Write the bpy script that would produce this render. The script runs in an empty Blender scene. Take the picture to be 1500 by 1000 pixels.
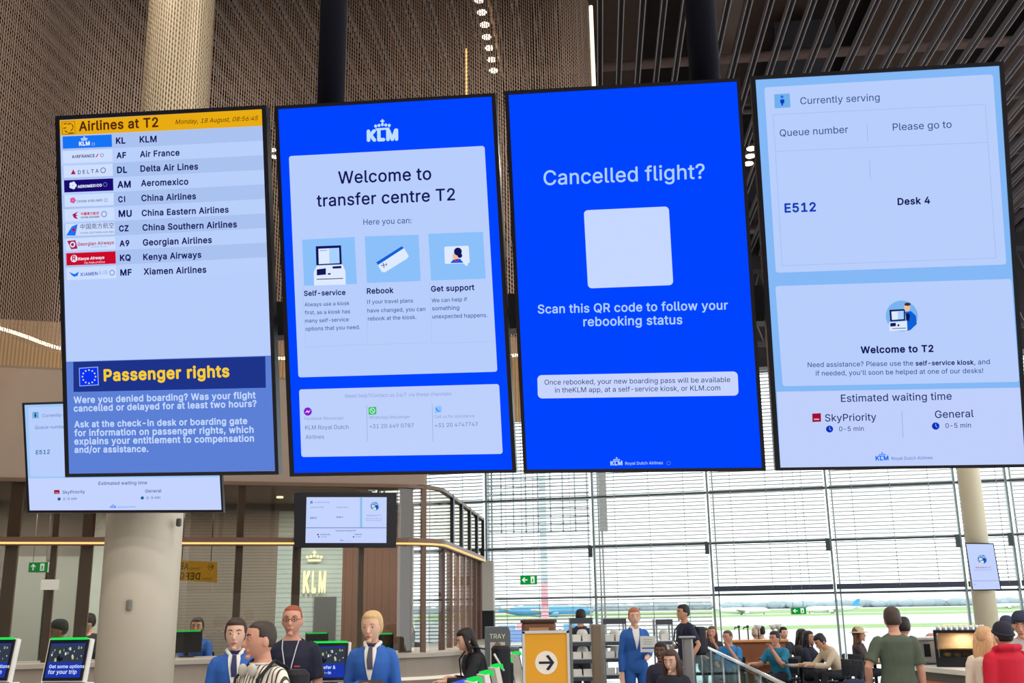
import bpy, bmesh, math, random
from mathutils import Vector, Matrix, geometry
random.seed(7)
R = math.radians
SC = bpy.context.scene
COL = SC.collection
# ------------------------------------------------------------------ camera
F, PITCH, ROLL = 1520.0, .2505, -.016
CAM = Vector((0, 0, 1.8))
_fw = Vector((0, math.cos(PITCH), math.sin(PITCH))); _u = Vector((0, -math.sin(PITCH), math.cos(PITCH))); _r = Vector((1, 0, 0))
C_R = math.cos(ROLL)*_r + math.sin(ROLL)*_u
C_U = -math.sin(ROLL)*_r + math.cos(ROLL)*_u
cam = bpy.data.cameras.new('camera'); cam.sensor_width = 36; cam.lens = 36*F/1500; cam.clip_end = 8000; cam.clip_start = .05
co = bpy.data.objects.new('camera', cam); COL.objects.link(co)
mm = Matrix.Identity(4)
for i in range(3):
    mm[i][0], mm[i][1], mm[i][2], mm[i][3] = C_R[i], C_U[i], -_fw[i], CAM[i]
co.matrix_world = mm
SC.camera = co
# ------------------------------------------------------------------ world and exposure
SC.view_settings.view_transform = 'Standard'; SC.view_settings.look = 'None'
SC.view_settings.exposure = 0.0; SC.view_settings.gamma = 1.0; SC.view_settings.use_curve_mapping = False
w = bpy.data.worlds.new('overcast_sky'); SC.world = w; w.use_nodes = True
wb = w.node_tree.nodes['Background']; wb.inputs[0].default_value = (.93, .975, 1, 1); wb.inputs[1].default_value = 2.9
# ------------------------------------------------------------------ hall lamps (ceiling lamps of the departure hall)
def area(name, loc, size, power, col=(1, .93, .84), down=True, size_y=None, rot=None, spread=180):
    l = bpy.data.lights.new(name, 'AREA'); l.energy = power; l.color = col; l.size = size; l.spread = R(spread)
    l.shape = 'RECTANGLE' if size_y else 'DISK'
    if size_y: l.size_y = size_y
    o = bpy.data.objects.new(name, l); COL.objects.link(o); o.location = loc
    if rot: o.rotation_euler = rot
    return o
for lx in (-9, -4.5, 0, 4.5, 9):
    for ly in (-6, -1, 4, 9):
        area('hall_downlight', (lx, ly, 10.6), .8, 165)
for lx in (-9, -3, 3, 9):
    area('far_hall_downlight', (lx, 19, 10.55), .5, 170)
# ------------------------------------------------------------------ pixel <-> place helpers (measured in the photograph, placed at a real depth)
def ray(px, py): return _fw + C_R*((px-750)/F) - C_U*((py-500)/F)
def at(px, py, Y): d = ray(px, py); return CAM + d*(Y/d.y)
def atz(px, py, z): d = ray(px, py); return CAM + d*((z-CAM.z)/d.z)
def on(px, py, o, n): d = ray(px, py); return CAM + d*((o-CAM).dot(n)/d.dot(n))
# ------------------------------------------------------------------ materials
def lin(c):
    f = lambda v: v/12.92 if v <= .04045 else ((v+.055)/1.055)**2.4
    return tuple(f(x/255) for x in c)+(1,)
_M = {}
def mat(col, rough=.55, metal=0, noise=0, scale=8, bump=0, spec=.4):
    k = ('m', col, rough, metal, noise, scale, bump)
    if k in _M: return _M[k]
    m = bpy.data.materials.new('surface'); m.use_nodes = True; nt = m.node_tree; b = nt.nodes['Principled BSDF']
    b.inputs['Base Color'].default_value = lin(col); b.inputs['Roughness'].default_value = rough; b.inputs['Metallic'].default_value = metal
    b.inputs['Specular IOR Level'].default_value = spec
    if noise or bump:
        tc = nt.nodes.new('ShaderNodeTexCoord'); n = nt.nodes.new('ShaderNodeTexNoise'); n.inputs['Scale'].default_value = scale; n.inputs['Detail'].default_value = 4
        nt.links.new(tc.outputs['Object'], n.inputs['Vector'])
        if noise:
            mx = nt.nodes.new('ShaderNodeMix'); mx.data_type = 'RGBA'; c = lin(col)
            mx.inputs[6].default_value = tuple(x*(1-noise) for x in c[:3])+(1,); mx.inputs[7].default_value = tuple(min(1, x*(1+noise)) for x in c[:3])+(1,)
            nt.links.new(n.outputs['Fac'], mx.inputs[0]); nt.links.new(mx.outputs[2], b.inputs['Base Color'])
        if bump:
            bp = nt.nodes.new('ShaderNodeBump'); bp.inputs['Strength'].default_value = bump; bp.inputs['Distance'].default_value = .01
            nt.links.new(n.outputs['Fac'], bp.inputs['Height']); nt.links.new(bp.outputs['Normal'], b.inputs['Normal'])
    _M[k] = m; return m
def em(col, s=1.0):
    k = ('e', col, s)
    if k in _M: return _M[k]
    m = bpy.data.materials.new('glow_surface'); m.use_nodes = True; nt = m.node_tree; nt.nodes.clear()
    e = nt.nodes.new('ShaderNodeEmission'); e.inputs[0].default_value = lin(col); e.inputs[1].default_value = s
    o = nt.nodes.new('ShaderNodeOutputMaterial'); nt.links.new(e.outputs[0], o.inputs[0]); _M[k] = m; return m
def glassmat(tint=(235, 240, 240), gloss=.07, rough=.02):
    k = ('g', tint, gloss)
    if k in _M: return _M[k]
    m = bpy.data.materials.new('clear_glass'); m.use_nodes = True; nt = m.node_tree; nt.nodes.clear()
    t = nt.nodes.new('ShaderNodeBsdfTransparent'); t.inputs[0].default_value = lin(tint)
    g = nt.nodes.new('ShaderNodeBsdfGlossy'); g.inputs['Roughness'].default_value = rough
    mx = nt.nodes.new('ShaderNodeMixShader'); mx.inputs[0].default_value = gloss
    o = nt.nodes.new('ShaderNodeOutputMaterial')
    nt.links.new(t.outputs[0], mx.inputs[1]); nt.links.new(g.outputs[0], mx.inputs[2]); nt.links.new(mx.outputs[0], o.inputs[0])
    _M[k] = m; return m
def stripemat(c1, c2, axis=0, freq=40, duty=.5, rough=.7):
    k = ('s', c1, c2, axis, freq, duty)
    if k in _M: return _M[k]
    m = mat(c1, rough).copy(); nt = m.node_tree; b = nt.nodes['Principled BSDF']
    tc = nt.nodes.new('ShaderNodeTexCoord'); sx = nt.nodes.new('ShaderNodeSeparateXYZ'); nt.links.new(tc.outputs['Object'], sx.inputs[0])
    mu = nt.nodes.new('ShaderNodeMath'); mu.operation = 'MULTIPLY'; mu.inputs[1].default_value = freq; nt.links.new(sx.outputs[axis], mu.inputs[0])
    fr = nt.nodes.new('ShaderNodeMath'); fr.operation = 'FRACT'; nt.links.new(mu.outputs[0], fr.inputs[0])
    gt = nt.nodes.new('ShaderNodeMath'); gt.operation = 'GREATER_THAN'; gt.inputs[1].default_value = duty; nt.links.new(fr.outputs[0], gt.inputs[0])
    mx = nt.nodes.new('ShaderNodeMix'); mx.data_type = 'RGBA'; mx.inputs[6].default_value = lin(c1); mx.inputs[7].default_value = lin(c2)
    nt.links.new(gt.outputs[0], mx.inputs[0]); nt.links.new(mx.outputs[2], b.inputs['Base Color']); _M[k] = m; return m
# ------------------------------------------------------------------ objects
def props(o, label=None, cat=None, group=None, kind=None):
    if label: o['label'] = label
    if cat: o['category'] = cat
    if group: o['group'] = group
    if kind: o['kind'] = kind
    return o
def thing(name, label, cat, loc=(0, 0, 0), rz=0, group=None):
    o = bpy.data.objects.new(name, None); o.empty_display_size = .2; COL.objects.link(o); o.location = loc; o.rotation_euler = (0, 0, rz)
    return props(o, label, cat, group)
def frame_of(o):
    m = Matrix.Translation(o.location) @ o.rotation_euler.to_matrix().to_4x4()
    return frame_of(o.parent) @ m if o.parent else m
class MB:
    """collects shapes and links them as ONE mesh object"""
    def __init__(s): s.v = []; s.f = []; s.m = []; s.mats = []; s.sm = []; s.marks = []
    def mi(s, m):
        if m not in s.mats: s.mats.append(m)
        return s.mats.index(m)
    def add(s, vs, fs, m, smooth=False):
        b = len(s.v); s.v += [Vector(v) for v in vs]; k = s.mi(m)
        for f in fs: s.f.append([b+i for i in f]); s.m.append(k); s.sm.append(smooth)
        return s
    def box(s, c, d, m, rz=0, rot=None):
        c = Vector(c); q = rot or Matrix.Rotation(rz, 3, 'Z'); vs = []
        for x in (-.5, .5):
            for y in (-.5, .5):
                for z in (-.5, .5): vs.append(c + q @ Vector((x*d[0], y*d[1], z*d[2])))
        return s.add(vs, [(0, 1, 3, 2), (4, 6, 7, 5), (0, 4, 5, 1), (2, 3, 7, 6), (0, 2, 6, 4), (1, 5, 7, 3)], m)
    def rbox(s, c, d, m, r=.02, rz=0, n=4):
        """box with rounded vertical edges and a small chamfer"""
        c = Vector(c); q = Matrix.Rotation(rz, 3, 'Z'); out = []
        for sx, sy, a0 in ((1, 1, 0), (-1, 1, 90), (-1, -1, 180), (1, -1, 270)):
            for k in range(n+1):
                a = R(a0+90*k/n); out.append((sx*(d[0]/2-r)+r*math.cos(a), sy*(d[1]/2-r)+r*math.sin(a)))
        N = len(out); vs = []; ch = min(r, d[2]/2)*.5
        for z, sc in ((-d[2]/2, 1-ch*2/max(d[0], d[1])), (-d[2]/2+ch, 1), (d[2]/2-ch, 1), (d[2]/2, 1-ch*2/max(d[0], d[1]))):
            vs += [c+q @ Vector((x*sc, y*sc, z)) for x, y in out]
        fs = [tuple(range(N))[::-1], tuple(range(3*N, 4*N))]
        for l in range(3):
            for k in range(N): fs.append((l*N+k, l*N+(k+1) % N, (l+1)*N+(k+1) % N, (l+1)*N+k))
        return s.add(vs, fs, m)
    def tube(s, pts, rad, m, n=10, flat=1.0, smooth=True):
        pts = [Vector(p) for p in pts]; N = len(pts)
        if not isinstance(rad, (list, tuple)): rad = [rad]*N
        t0 = (pts[1]-pts[0]).normalized(); a = Vector((1, 0, 0)) if abs(t0.x) < .8 else Vector((0, 1, 0))
        a = (a-t0*a.dot(t0)).normalized(); vs = []; pt = t0
        for i, p in enumerate(pts):
            t = (pts[min(i+1, N-1)]-pts[max(i-1, 0)]).normalized()
            a = (pt.rotation_difference(t) @ a); a = (a-t*a.dot(t)).normalized(); pt = t; b = t.cross(a)
            for k in range(n):
                g = 2*math.pi*k/n; vs.append(p+rad[i]*(a*math.cos(g)+b*flat*math.sin(g)))
        fs = [tuple(range(n))[::-1], tuple(range((N-1)*n, N*n))]
        for i in range(N-1):
            for k in range(n): fs.append((i*n+k, i*n+(k+1) % n, (i+1)*n+(k+1) % n, (i+1)*n+k))
        return s.add(vs, fs, m, smooth)
    def lathe(s, c, prof, m, n=24, smooth=True):
        c = Vector(c); vs = []; N = len(prof)
        for r, z in prof:
            for k in range(n): g = 2*math.pi*k/n; vs.append(c+Vector((r*math.cos(g), r*math.sin(g), z)))
        fs = [tuple(range(n))[::-1], tuple(range((N-1)*n, N*n))]
        for i in range(N-1):
            for k in range(n): fs.append((i*n+k, i*n+(k+1) % n, (i+1)*n+(k+1) % n, (i+1)*n+k))
        return s.add(vs, fs, m, smooth)
    def ball(s, c, r, m, seg=16, fn=None, mtx=None):
        c = Vector(c); r = r if isinstance(r, (tuple, list, Vector)) else (r, r, r); rg = seg//2+2; vs = []
        for i in range(rg+1):
            th = math.pi*(i+.0)/rg; th = min(max(th, .02), math.pi-.02)
            for k in range(seg):
                g = 2*math.pi*k/seg; d = Vector((math.sin(th)*math.cos(g), math.sin(th)*math.sin(g), math.cos(th)))
                p = fn(d) if fn else Vector((d.x*r[0], d.y*r[1], d.z*r[2])); p = p+c
                vs.append(mtx @ p if mtx else p)
        fs = [tuple(range(seg)), tuple(range(rg*seg, (rg+1)*seg))[::-1]]
        for i in range(rg):
            for k in range(seg): fs.append((i*seg+k, (i+1)*seg+k, (i+1)*seg+(k+1) % seg, i*seg+(k+1) % seg))
        return s.add(vs, fs, m, True)
    def prism(s, poly, off, m):
        """polygon (3-D points) thickened by vector off"""
        N = len(poly); poly = [Vector(p) for p in poly]; off = Vector(off)
        return s.add(poly+[p+off for p in poly], [tuple(range(N)), tuple(range(N, 2*N))[::-1]]+[(k, N+k, N+(k+1) % N, (k+1) % N) for k in range(N)], m)
    def poly(s, pts, m): return s.add(pts, [tuple(range(len(pts)))], m)
    def band(s, path, z0, z1, th, m):
        """wall standing on a plan path, thickened to the left of the path by th"""
        path = [Vector((p[0], p[1], 0)) for p in path]; N = len(path); nn = []
        for i in range(N):
            t = (path[min(i+1, N-1)]-path[max(i-1, 0)]).normalized(); nn.append(Vector((-t.y, t.x, 0)))
        vs = []
        for i in range(N):
            a = path[i]; b = a+nn[i]*th
            vs += [(a.x, a.y, z0), (a.x, a.y, z1), (b.x, b.y, z1), (b.x, b.y, z0)]
        fs = [(0, 1, 2, 3), tuple((N-1)*4+k for k in (3, 2, 1, 0))]
        for i in range(N-1):
            for k in range(4): fs.append((i*4+k, (i+1)*4+k, (i+1)*4+(k+1) % 4, i*4+(k+1) % 4))
        return s.add(vs, fs, m)
    def mesh(s, name, inv=None):
        me = bpy.data.meshes.new(name); me.from_pydata([(inv @ v) if inv else v for v in s.v], [], s.f)
        for m in s.mats: me.materials.append(m)
        me.polygons.foreach_set('material_index', s.m); me.polygons.foreach_set('use_smooth', s.sm); me.update()
        return me
    def build(s, name, parent=None, world=False, label=None, cat=None, group=None, kind=None, origin=None):
        inv = None; loc = None
        if world and parent: inv = frame_of(parent).inverted()
        elif not parent and s.v:
            lo = Vector([min(v[i] for v in s.v) for i in range(3)]); hi = Vector([max(v[i] for v in s.v) for i in range(3)])
            loc = Vector(((lo.x+hi.x)/2, (lo.y+hi.y)/2, lo.z)); inv = Matrix.Translation(-loc)
        o = bpy.data.objects.new(name, s.mesh(name, inv)); COL.objects.link(o)
        if loc: o.location = loc
        if parent: o.parent = parent
        bm = bmesh.new(); bm.from_mesh(o.data); bmesh.ops.recalc_face_normals(bm, faces=bm.faces); bm.to_mesh(o.data); bm.free()
        return props(o, label, cat, group, kind)
def struct(mb, name, parent=None):
    return mb.build(name, parent, world=bool(parent), kind=None if parent else 'structure')
def copy_tree(o, parent=None):
    c = o.copy(); COL.objects.link(c)
    if parent: c.parent = parent
    for ch in list(o.children): copy_tree(ch, c)
    return c
# ------------------------------------------------------------------ lettering
_TX = {}
def _face():
    """Blender's own interface typeface, else its built-in one"""
    try: return bpy.data.fonts.load(bpy.utils.system_resource('DATAFILES', path='fonts')+'/Inter.woff2')
    except Exception: return None
FONT = _face()
def glyphs(s, bold=0, shear=0):
    k = (s, bold, shear)
    if k in _TX: return _TX[k]
    cu = bpy.data.curves.new('lettering', 'FONT'); cu.body = s; cu.size = 1; cu.fill_mode = 'FRONT'
    if FONT and ord(s[0]) < 3000: cu.font = FONT
    cu.shear = shear; cu.space_character = 1+bold*2.6; cu.resolution_u = 3
    ob = bpy.data.objects.new('lettering', cu); COL.objects.link(ob)
    dg = bpy.context.evaluated_depsgraph_get(); cv = ob.evaluated_get(dg).to_curve(dg)
    cont = []
    for sp in cv.splines:
        pts = []
        if sp.type == 'BEZIER':
            bp = sp.bezier_points; n = len(bp)
            for i in range(n):
                p, q = bp[i], bp[(i+1) % n]
                straight = (p.handle_right-p.co).cross(q.co-p.co).length < 1e-6 and (q.handle_left-q.co).cross(q.co-p.co).length < 1e-6
                pts += [p.co.copy()] if straight else geometry.interpolate_bezier(p.co, p.handle_right, q.handle_left, q.co, 5)[:-1]
        else: pts = [Vector(p.co[:3]) for p in sp.points]
        if len(pts) == 12:      # capital I is drawn without serifs
            ys = sorted({round(p.y, 3) for p in pts}); xs = sorted({round(p.x, 3) for p in pts})
            if len(ys) == 4 and len(xs) == 4 and sum(round(p.y, 3) == ys[0] for p in pts) == 2: pts = [Vector((xs[1], ys[0], 0)), Vector((xs[2], ys[0], 0)), Vector((xs[2], ys[3], 0)), Vector((xs[1], ys[3], 0))]
        if len(pts) > 2: cont.append(pts)
    ob.to_curve_clear() if hasattr(ob, 'to_curve_clear') else None
    bpy.data.objects.remove(ob); bpy.data.curves.remove(cu)
    v0, f0 = [], []
    if cont:            # fill every outline by its winding number, so strokes that overlap inside a letter stay solid
        bb = [(min(p.x for p in c), min(p.y for p in c), max(p.x for p in c), max(p.y for p in c)) for c in cont]
        pin, ein = [], []
        for c in cont:
            n = len(pin); pin += [Vector((p.x, p.y)) for p in c]; ein += [(n+i, n+(i+1) % len(c)) for i in range(len(c))]
        vo, _e, fo = geometry.delaunay_2d_cdt(pin, ein, [], 0, 1e-5)[:3]
        def inside(x, y):
            wn = 0
            for c, q in zip(cont, bb):
                if not (q[0] <= x <= q[2] and q[1] <= y <= q[3]): continue
                for i in range(len(c)):
                    p, r = c[i-1], c[i]
                    if (p.y <= y) != (r.y <= y) and p.x+(y-p.y)/(r.y-p.y)*(r.x-p.x) > x: wn += 1 if r.y > p.y else -1
            return wn != 0
        v0 = [Vector((p.x, p.y, 0)) for p in vo]
        f0 = [tuple(f) for f in fo if inside(sum(vo[i].x for i in f)/len(f), sum(vo[i].y for i in f)/len(f))]
    vs, fs = [], []      # heavier weights: the strokes are widened all round
    for dx, dy in (((0, 0),) if not bold else [(bold*math.cos(g*math.pi/4), bold*math.sin(g*math.pi/4)) for g in range(8)]):
        n = len(vs); vs += [v+Vector((dx, dy, 0)) for v in v0]; fs += [tuple(n+i for i in f) for f in f0]
    x0 = min((v.x for v in vs), default=0); x1 = max((v.x for v in vs), default=1)
    _TX[k] = (vs, fs, x0, x1); return _TX[k]
def letter(mb, s, A, B, up, m, bold=0, shear=0, hscale=None, flip=False):
    """write s with its baseline from A to B (world points); height follows width unless hscale (metres per em) is given"""
    vs, fs, x0, x1 = glyphs(s, bold, shear); A, B = Vector(A), Vector(B); t = B-A; W = t.length; t.normalize()
    k = W/(x1-x0); h = hscale or k; up = (up-t*up.dot(t)).normalized()
    mb.add([A+t*((v.x-x0)*k)+up*(v.y*h) for v in vs], fs, m); return mb
class Face:
    """a flat face in the place: content is put on it where the photograph shows it"""
    def __init__(s, o, n, up, zm=None):
        s.o = Vector(o); s.n = Vector(n).normalized(); s.up = Vector(up).normalized(); s.zm = zm or (0, 0, 1)
    def z(s, *zm): s.zm = zm; return s
    def p(s, X, Y, k=0):
        ox, oy, sc = s.zm; q = on(ox+X/sc, oy+Y/sc, s.o, s.n); return q + s.n*(.0005*k)
    def quad(s, mb, pts, m, k=1):
        return mb.poly([s.p(x, y, k) for x, y in pts], m)
    def text(s, mb, st, x0, y0, x1, y1, m, bold=0, shear=0, k=4, h=None):
        v, f = len(mb.v), len(mb.f); letter(mb, st, s.p(x0, y0, k), s.p(x1, y1, k), s.up, m, bold, shear, h); mb.marks.append((v, len(mb.v), f, len(mb.f))); return mb
    def card(s, mb, TL, TR, BR, BL, m, r=.008, k=1, n=5):
        a, b, c, d = [s.p(x, y, k) for x, y in (TL, TR, BR, BL)]; W = (b-a).length; H = (d-a).length; pts = []
        bil = lambda u, v: a.lerp(b, u).lerp(d.lerp(c, u), v)
        for cx, cy, a0 in ((1, 0, 270), (1, 1, 0), (0, 1, 90), (0, 0, 180)):
            for i in range(n+1):
                g = R(a0+90*i/n); x = (W-r if cx else r)+r*math.cos(g); y = (H-r if cy else r)+r*math.sin(g); pts.append(bil(x/W, y/H))
        return mb.poly(pts, m)
    def ring(s, mb, x, y, r, m, k=4, w=.25, n=16):
        c = s.p(x, y, k); e = s.p(x+r, y, k); rr = (e-c).length; t = s.up.cross(s.n); vs = []; fs = []
        for i in range(n):
            g = 2*math.pi*i/n; d = t*math.cos(g)+s.up*math.sin(g); vs += [c+d*rr, c+d*rr*(1-w)]
        for i in range(n): j = (i+1) % n; fs.append((2*i, 2*j, 2*j+1, 2*i+1))
        return mb.add(vs, fs, m)
    def disc(s, mb, x, y, r, m, k=4, ry=None, n=20):
        c = s.p(x, y, k); rr = (s.p(x+r, y, k)-c).length; q = (ry or r)/r; t = s.up.cross(s.n)
        return mb.poly([c+t*rr*math.cos(2*math.pi*i/n)+s.up*rr*q*math.sin(2*math.pi*i/n) for i in range(n)], m)
    def line(s, mb, x0, y0, x1, y1, m, w=.0012, k=3):
        a, b = s.p(x0, y0, k), s.p(x1, y1, k); t = (b-a).normalized(); q = t.cross(s.n)*w/2
        return mb.poly([a-q, b-q, b+q, a+q], m)
    def crown(s, mb, x0, y0, x1, y1, m, k=4):
        """crown of dots over a band with a small cross, from lower left to lower right, y1 = slope end"""
        W = x1-x0; sl = (y1-y0)/W; Y = lambda x: y0+(x-x0)*sl
        s.quad(mb, [(x0+W*.1, Y(x0)), (x1-W*.1, Y(x1)), (x1-W*.03, Y(x1)-W*.14), (x0+W*.03, Y(x0)-W*.14)], m, k)
        for i in range(5):
            x = x0+W*(.06+.22*i); s.disc(mb, x, Y(x)-W*(.28+.07*(1-abs(i-2)/2)), W*.1, m, k, n=10)
        x = x0+W/2; s.quad(mb, [(x-W*.05, Y(x)-W*.7), (x+W*.05, Y(x)-W*.7), (x+W*.05, Y(x)-W*.42), (x-W*.05, Y(x)-W*.42)], m, k)
        s.quad(mb, [(x-W*.13, Y(x)-W*.62), (x+W*.13, Y(x)-W*.62), (x+W*.13, Y(x)-W*.53), (x-W*.13, Y(x)-W*.53)], m, k)
# ================================================================== floor and ceiling
FLOOR = mat((186, 184, 180), .22, noise=.06, scale=3)
b = MB(); b.box((-1, 5, -.15), (46, 54, .3), FLOOR); struct(b, 'floor')
DD = Vector((math.sin(.078), math.cos(.078), 0)); DX = Vector((DD.y, -DD.x, 0))     # depth direction of the hall
rotD = Matrix.Rotation(-.078, 3, 'Z')
CEILZ = 10.8
b = MB(); b.box((-1, 5, 13.6), (46, 54, .3), mat((64, 54, 54), .9, noise=.25, scale=.7)); ceil = struct(b, 'ceiling')
BL = mat((140, 134, 140), .5); BD = mat((40, 36, 38), .8)
b = MB()
for k in range(-52, 56):
    for o_ in (-.04, .04):
        c = DX*(k*.33+o_)+DD*13; b.box((c.x, c.y, CEILZ+.06), (.013, 34, .12), BL, rot=rotD)
    c = DX*(k*.33)+DD*13; b.box((c.x, c.y, CEILZ+.09), (.07, 34, .05), BD, rot=rotD)
b.build('baffle', ceil, True)
b = MB()
for j in range(9):      # panels and ducts above the baffles
    c = DX*(j*3.1-9)+DD*22; b.box((c.x, c.y, 12.6), (1.9, 20, .25), mat((92, 74, 66), .85, noise=.2), rot=rotD)
b.build('acoustic_panel', ceil, True)
for (k, y, r, z, cc) in ((0, 17.5, .09, 11.5, (130, 108, 104)), (1, 19.2, .05, 11.25, (120, 112, 118)), (2, 22.5, .22, 11.7, (70, 66, 72)), (3, 26, .07, 11.3, (120, 70, 66))):
    b = MB(); b.tube([(-14, y+1, z), (1, y, z), (18, y-1.6, z)], r, mat(cc, .6), 12); b.build('pipe', ceil, True)
b = MB(); b.box((6, 24, 11.9), (1.1, 14, .5), mat((66, 66, 74), .7), rot=rotD); b.build('duct', ceil, True)
b = MB(); b.box((4.2, 21, 11.9), (.5, 14, .35), mat((120, 104, 96), .7), rot=rotD); b.build('duct', ceil, True)
for y in (18.3, 21.6, 25): b = MB(); b.box((2, y, 11.15), (34, .12, .18), mat((86, 76, 78), .7), rz=-.05); b.build('crossbar', ceil, True)
WALLB = mat((92, 78, 68), .85, noise=.15, scale=1.2)
b = MB(); b.box((-23.9, 5, 6.6), (.3, 54, 13.6), WALLB); struct(b, 'wall_left')
b = MB(); b.box((-1, -21.9, 6.6), (46, .3, 13.6), mat((170, 160, 150), .8)); struct(b, 'wall_back')
b = MB(); b.box((-12.3, 24.4, 9.2), (22.6, .3, 8.4), mat((66, 56, 50), .9, noise=.2)); struct(b, 'wall_window_block')  # added wall that blocks the bright windows behind the curtain
# ================================================================== chain curtain
def chain_mat(c=(150, 124, 106), holes=.43, per=.034):
    m = bpy.data.materials.new('bronze_chain'); m.use_nodes = True; nt = m.node_tree; L = nt.links; b = nt.nodes['Principled BSDF']
    b.inputs['Roughness'].default_value = .5; b.inputs['Metallic'].default_value = .25
    N = lambda t: nt.nodes.new(t)
    uv = N('ShaderNodeUVMap'); sx = N('ShaderNodeSeparateXYZ'); L.new(uv.outputs[0], sx.inputs[0])
    def mt(op, a, bb=None, c=None):
        n = N('ShaderNodeMath'); n.operation = op
        for i, v in enumerate((a, bb, c)):
            if v is None: continue
            if isinstance(v, (int, float)): n.inputs[i].default_value = v
            else: L.new(v, n.inputs[i])
        return n.outputs[0]
    u, v = sx.outputs[0], sx.outputs[1]
    ns = N('ShaderNodeTexNoise'); ns.noise_dimensions = '1D'; ns.inputs['Scale'].default_value = 7; ns.inputs['Detail'].default_value = 3; L.new(u, ns.inputs['W'])
    uu = mt('MULTIPLY', u, 2*math.pi/per); wob = mt('MULTIPLY', ns.outputs[0], 5.0)
    a = mt('SINE', mt('ADD', uu, wob)); vv = mt('SINE', mt('ADD', mt('MULTIPLY', v, 2*math.pi/.062), mt('MULTIPLY', mt('FLOOR', mt('DIVIDE', u, per)), 2.4)))
    s_ = mt('ADD', mt('MULTIPLY', a, .62), mt('MULTIPLY', vv, .38)); 
    ns2 = N('ShaderNodeTexNoise'); ns2.noise_dimensions = '1D'; ns2.inputs['Scale'].default_value = 1.3; ns2.inputs['Detail'].default_value = 2; L.new(u, ns2.inputs['W'])
    th = mt('ADD', mt('MULTIPLY', mt('SUBTRACT', ns2.outputs[0], .5), .5), holes-.5)
    hole = mt('LESS_THAN', s_, th)
    mx = N('ShaderNodeMix'); mx.data_type = 'RGBA'; c1 = lin(c); mx.inputs[6].default_value = tuple(x*.55 for x in c1[:3])+(1,); mx.inputs[7].default_value = c1
    L.new(mt('MULTIPLY_ADD', s_, .5, .5), mx.inputs[0]); L.new(mx.outputs[2], b.inputs['Base Color'])
    tr = N('ShaderNodeBsdfTransparent'); ms = N('ShaderNodeMixShader'); L.new(hole, ms.inputs[0]); L.new(b.outputs[0], ms.inputs[1]); L.new(tr.outputs[0], ms.inputs[2])
    L.new(ms.outputs[0], nt.nodes['Material Output'].inputs[0]); return m
CHAIN = chain_mat()
def sheet(name, path, z0, z1, m, parent=None, **kw):
    """hanging cloth on a plan path with UVs in metres"""
    pts = [Vector((p[0], p[1], 0)) for p in path]; vs = []; fs = []; us = []; u = 0
    for i, p in enumerate(pts):
        if i: u += (p-pts[i-1]).length
        vs += [(p.x, p.y, z0), (p.x, p.y, z1)]; us.append(u)
    for i in range(len(pts)-1): fs.append((2*i, 2*i+2, 2*i+3, 2*i+1))
    me = bpy.data.meshes.new(name); me.from_pydata(vs, [], fs); uv = me.uv_layers.new(name='UVMap')
    for p in me.polygons:
        p.use_smooth = True
        for li in p.loop_indices: k = me.loops[li].vertex_index; uv.data[li].uv = (us[k//2], z0 if k % 2 == 0 else z1)
    me.materials.append(m); o = bpy.data.objects.new(name, me); COL.objects.link(o)
    if parent: o.parent = parent
    return props(o, **kw)
def pl2(px_, Y): p = at(px_, 500, Y); return Vector((p.x, p.y, 0))
def spline(pts, n=8):
    out = []
    for i in range(len(pts)-1):
        a, b_, c, d = pts[max(i-1, 0)], pts[i], pts[i+1], pts[min(i+2, len(pts)-1)]
        for k in range(n):
            t = k/n; out.append(.5*((2*b_)+(c-a)*t+(2*a-5*b_+4*c-d)*t*t+(3*b_-a-3*c+d)*t**3))
    return out+[pts[-1]]
CURZ = 5.05
cp = [pl2(-420, 9.2), pl2(-180, 10.6), pl2(0, 12.0), pl2(95, 13.0), pl2(250, 13.5), pl2(412, 13.62), pl2(752, 13.65)]
xe = at(868, 150, 14.3).x
cp2 = spline(cp)+[Vector((xe-.7+.7*math.sin(R(g)), 14.35-.7*math.cos(R(g)), 0)) for g in range(0, 91, 9)]
cp2 += [Vector((xe-.02*k, 14.35+k, 0)) for k in range(1, 9)]
sheet('mesh_curtain', cp2, CURZ, CEILZ, CHAIN, label='tall bronze chain mesh curtain hanging from the ceiling above the transfer desks', cat='curtain')
# ================================================================== transfer desk room
e_ = (at(600, 805, 14)-at(0, 806, 12.6)); e_.z = 0; e_.normalize(); A_f = at(600, 805, 14); A_f.z = 0
Ps = at(708, 830, 19.6); Ps.z = 0; ds = DD.copy()
# corner of front line and side line
det = e_.x*(-ds.y)-(-ds.x)*e_.y; dd = Ps-A_f; tq = (dd.x*(-ds.y)-(-ds.x)*dd.y)/det; COR = A_f+e_*tq
def outline(off=0, rad=.55, left=-7.5, right=None, n=8):
    """plan path of the room front: along the front, round the corner, along the side (off = set back inwards)"""
    nf = Vector((-e_.y, e_.x, 0)); nside = Vector((-ds.y, ds.x, 0))
    a = A_f+nf*off; bq = Ps+nside*off; det = e_.x*(-ds.y)-(-ds.x)*e_.y; q = bq-a; t = (q.x*(-ds.y)-(-ds.x)*q.y)/det; c = a+e_*t
    r = max(rad-off*.6, .08); s0, s1 = c-e_*r, c+ds*r
    p = [c+e_*(left-r)]+[s0.lerp(c, k/n).lerp(c.lerp(s1, k/n), k/n) for k in range(n+1)]
    return p+[bq if right is None else s1+ds*right]
def front(u, off=0):
    """point on the front line, u metres left of the corner"""
    return COR-e_*u+Vector((-e_.y, e_.x, 0))*off
def front_u(px_): d = ray(px_, 860); d = Vector((d.x, d.y, 0)); n = Vector((-e_.y, e_.x, 0)); q = d*(COR.dot(n)/d.dot(n)); return (COR-q).dot(e_)
ZS, ZF = 2.66, 3.42        # transom strip and underside of the fascia
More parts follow.
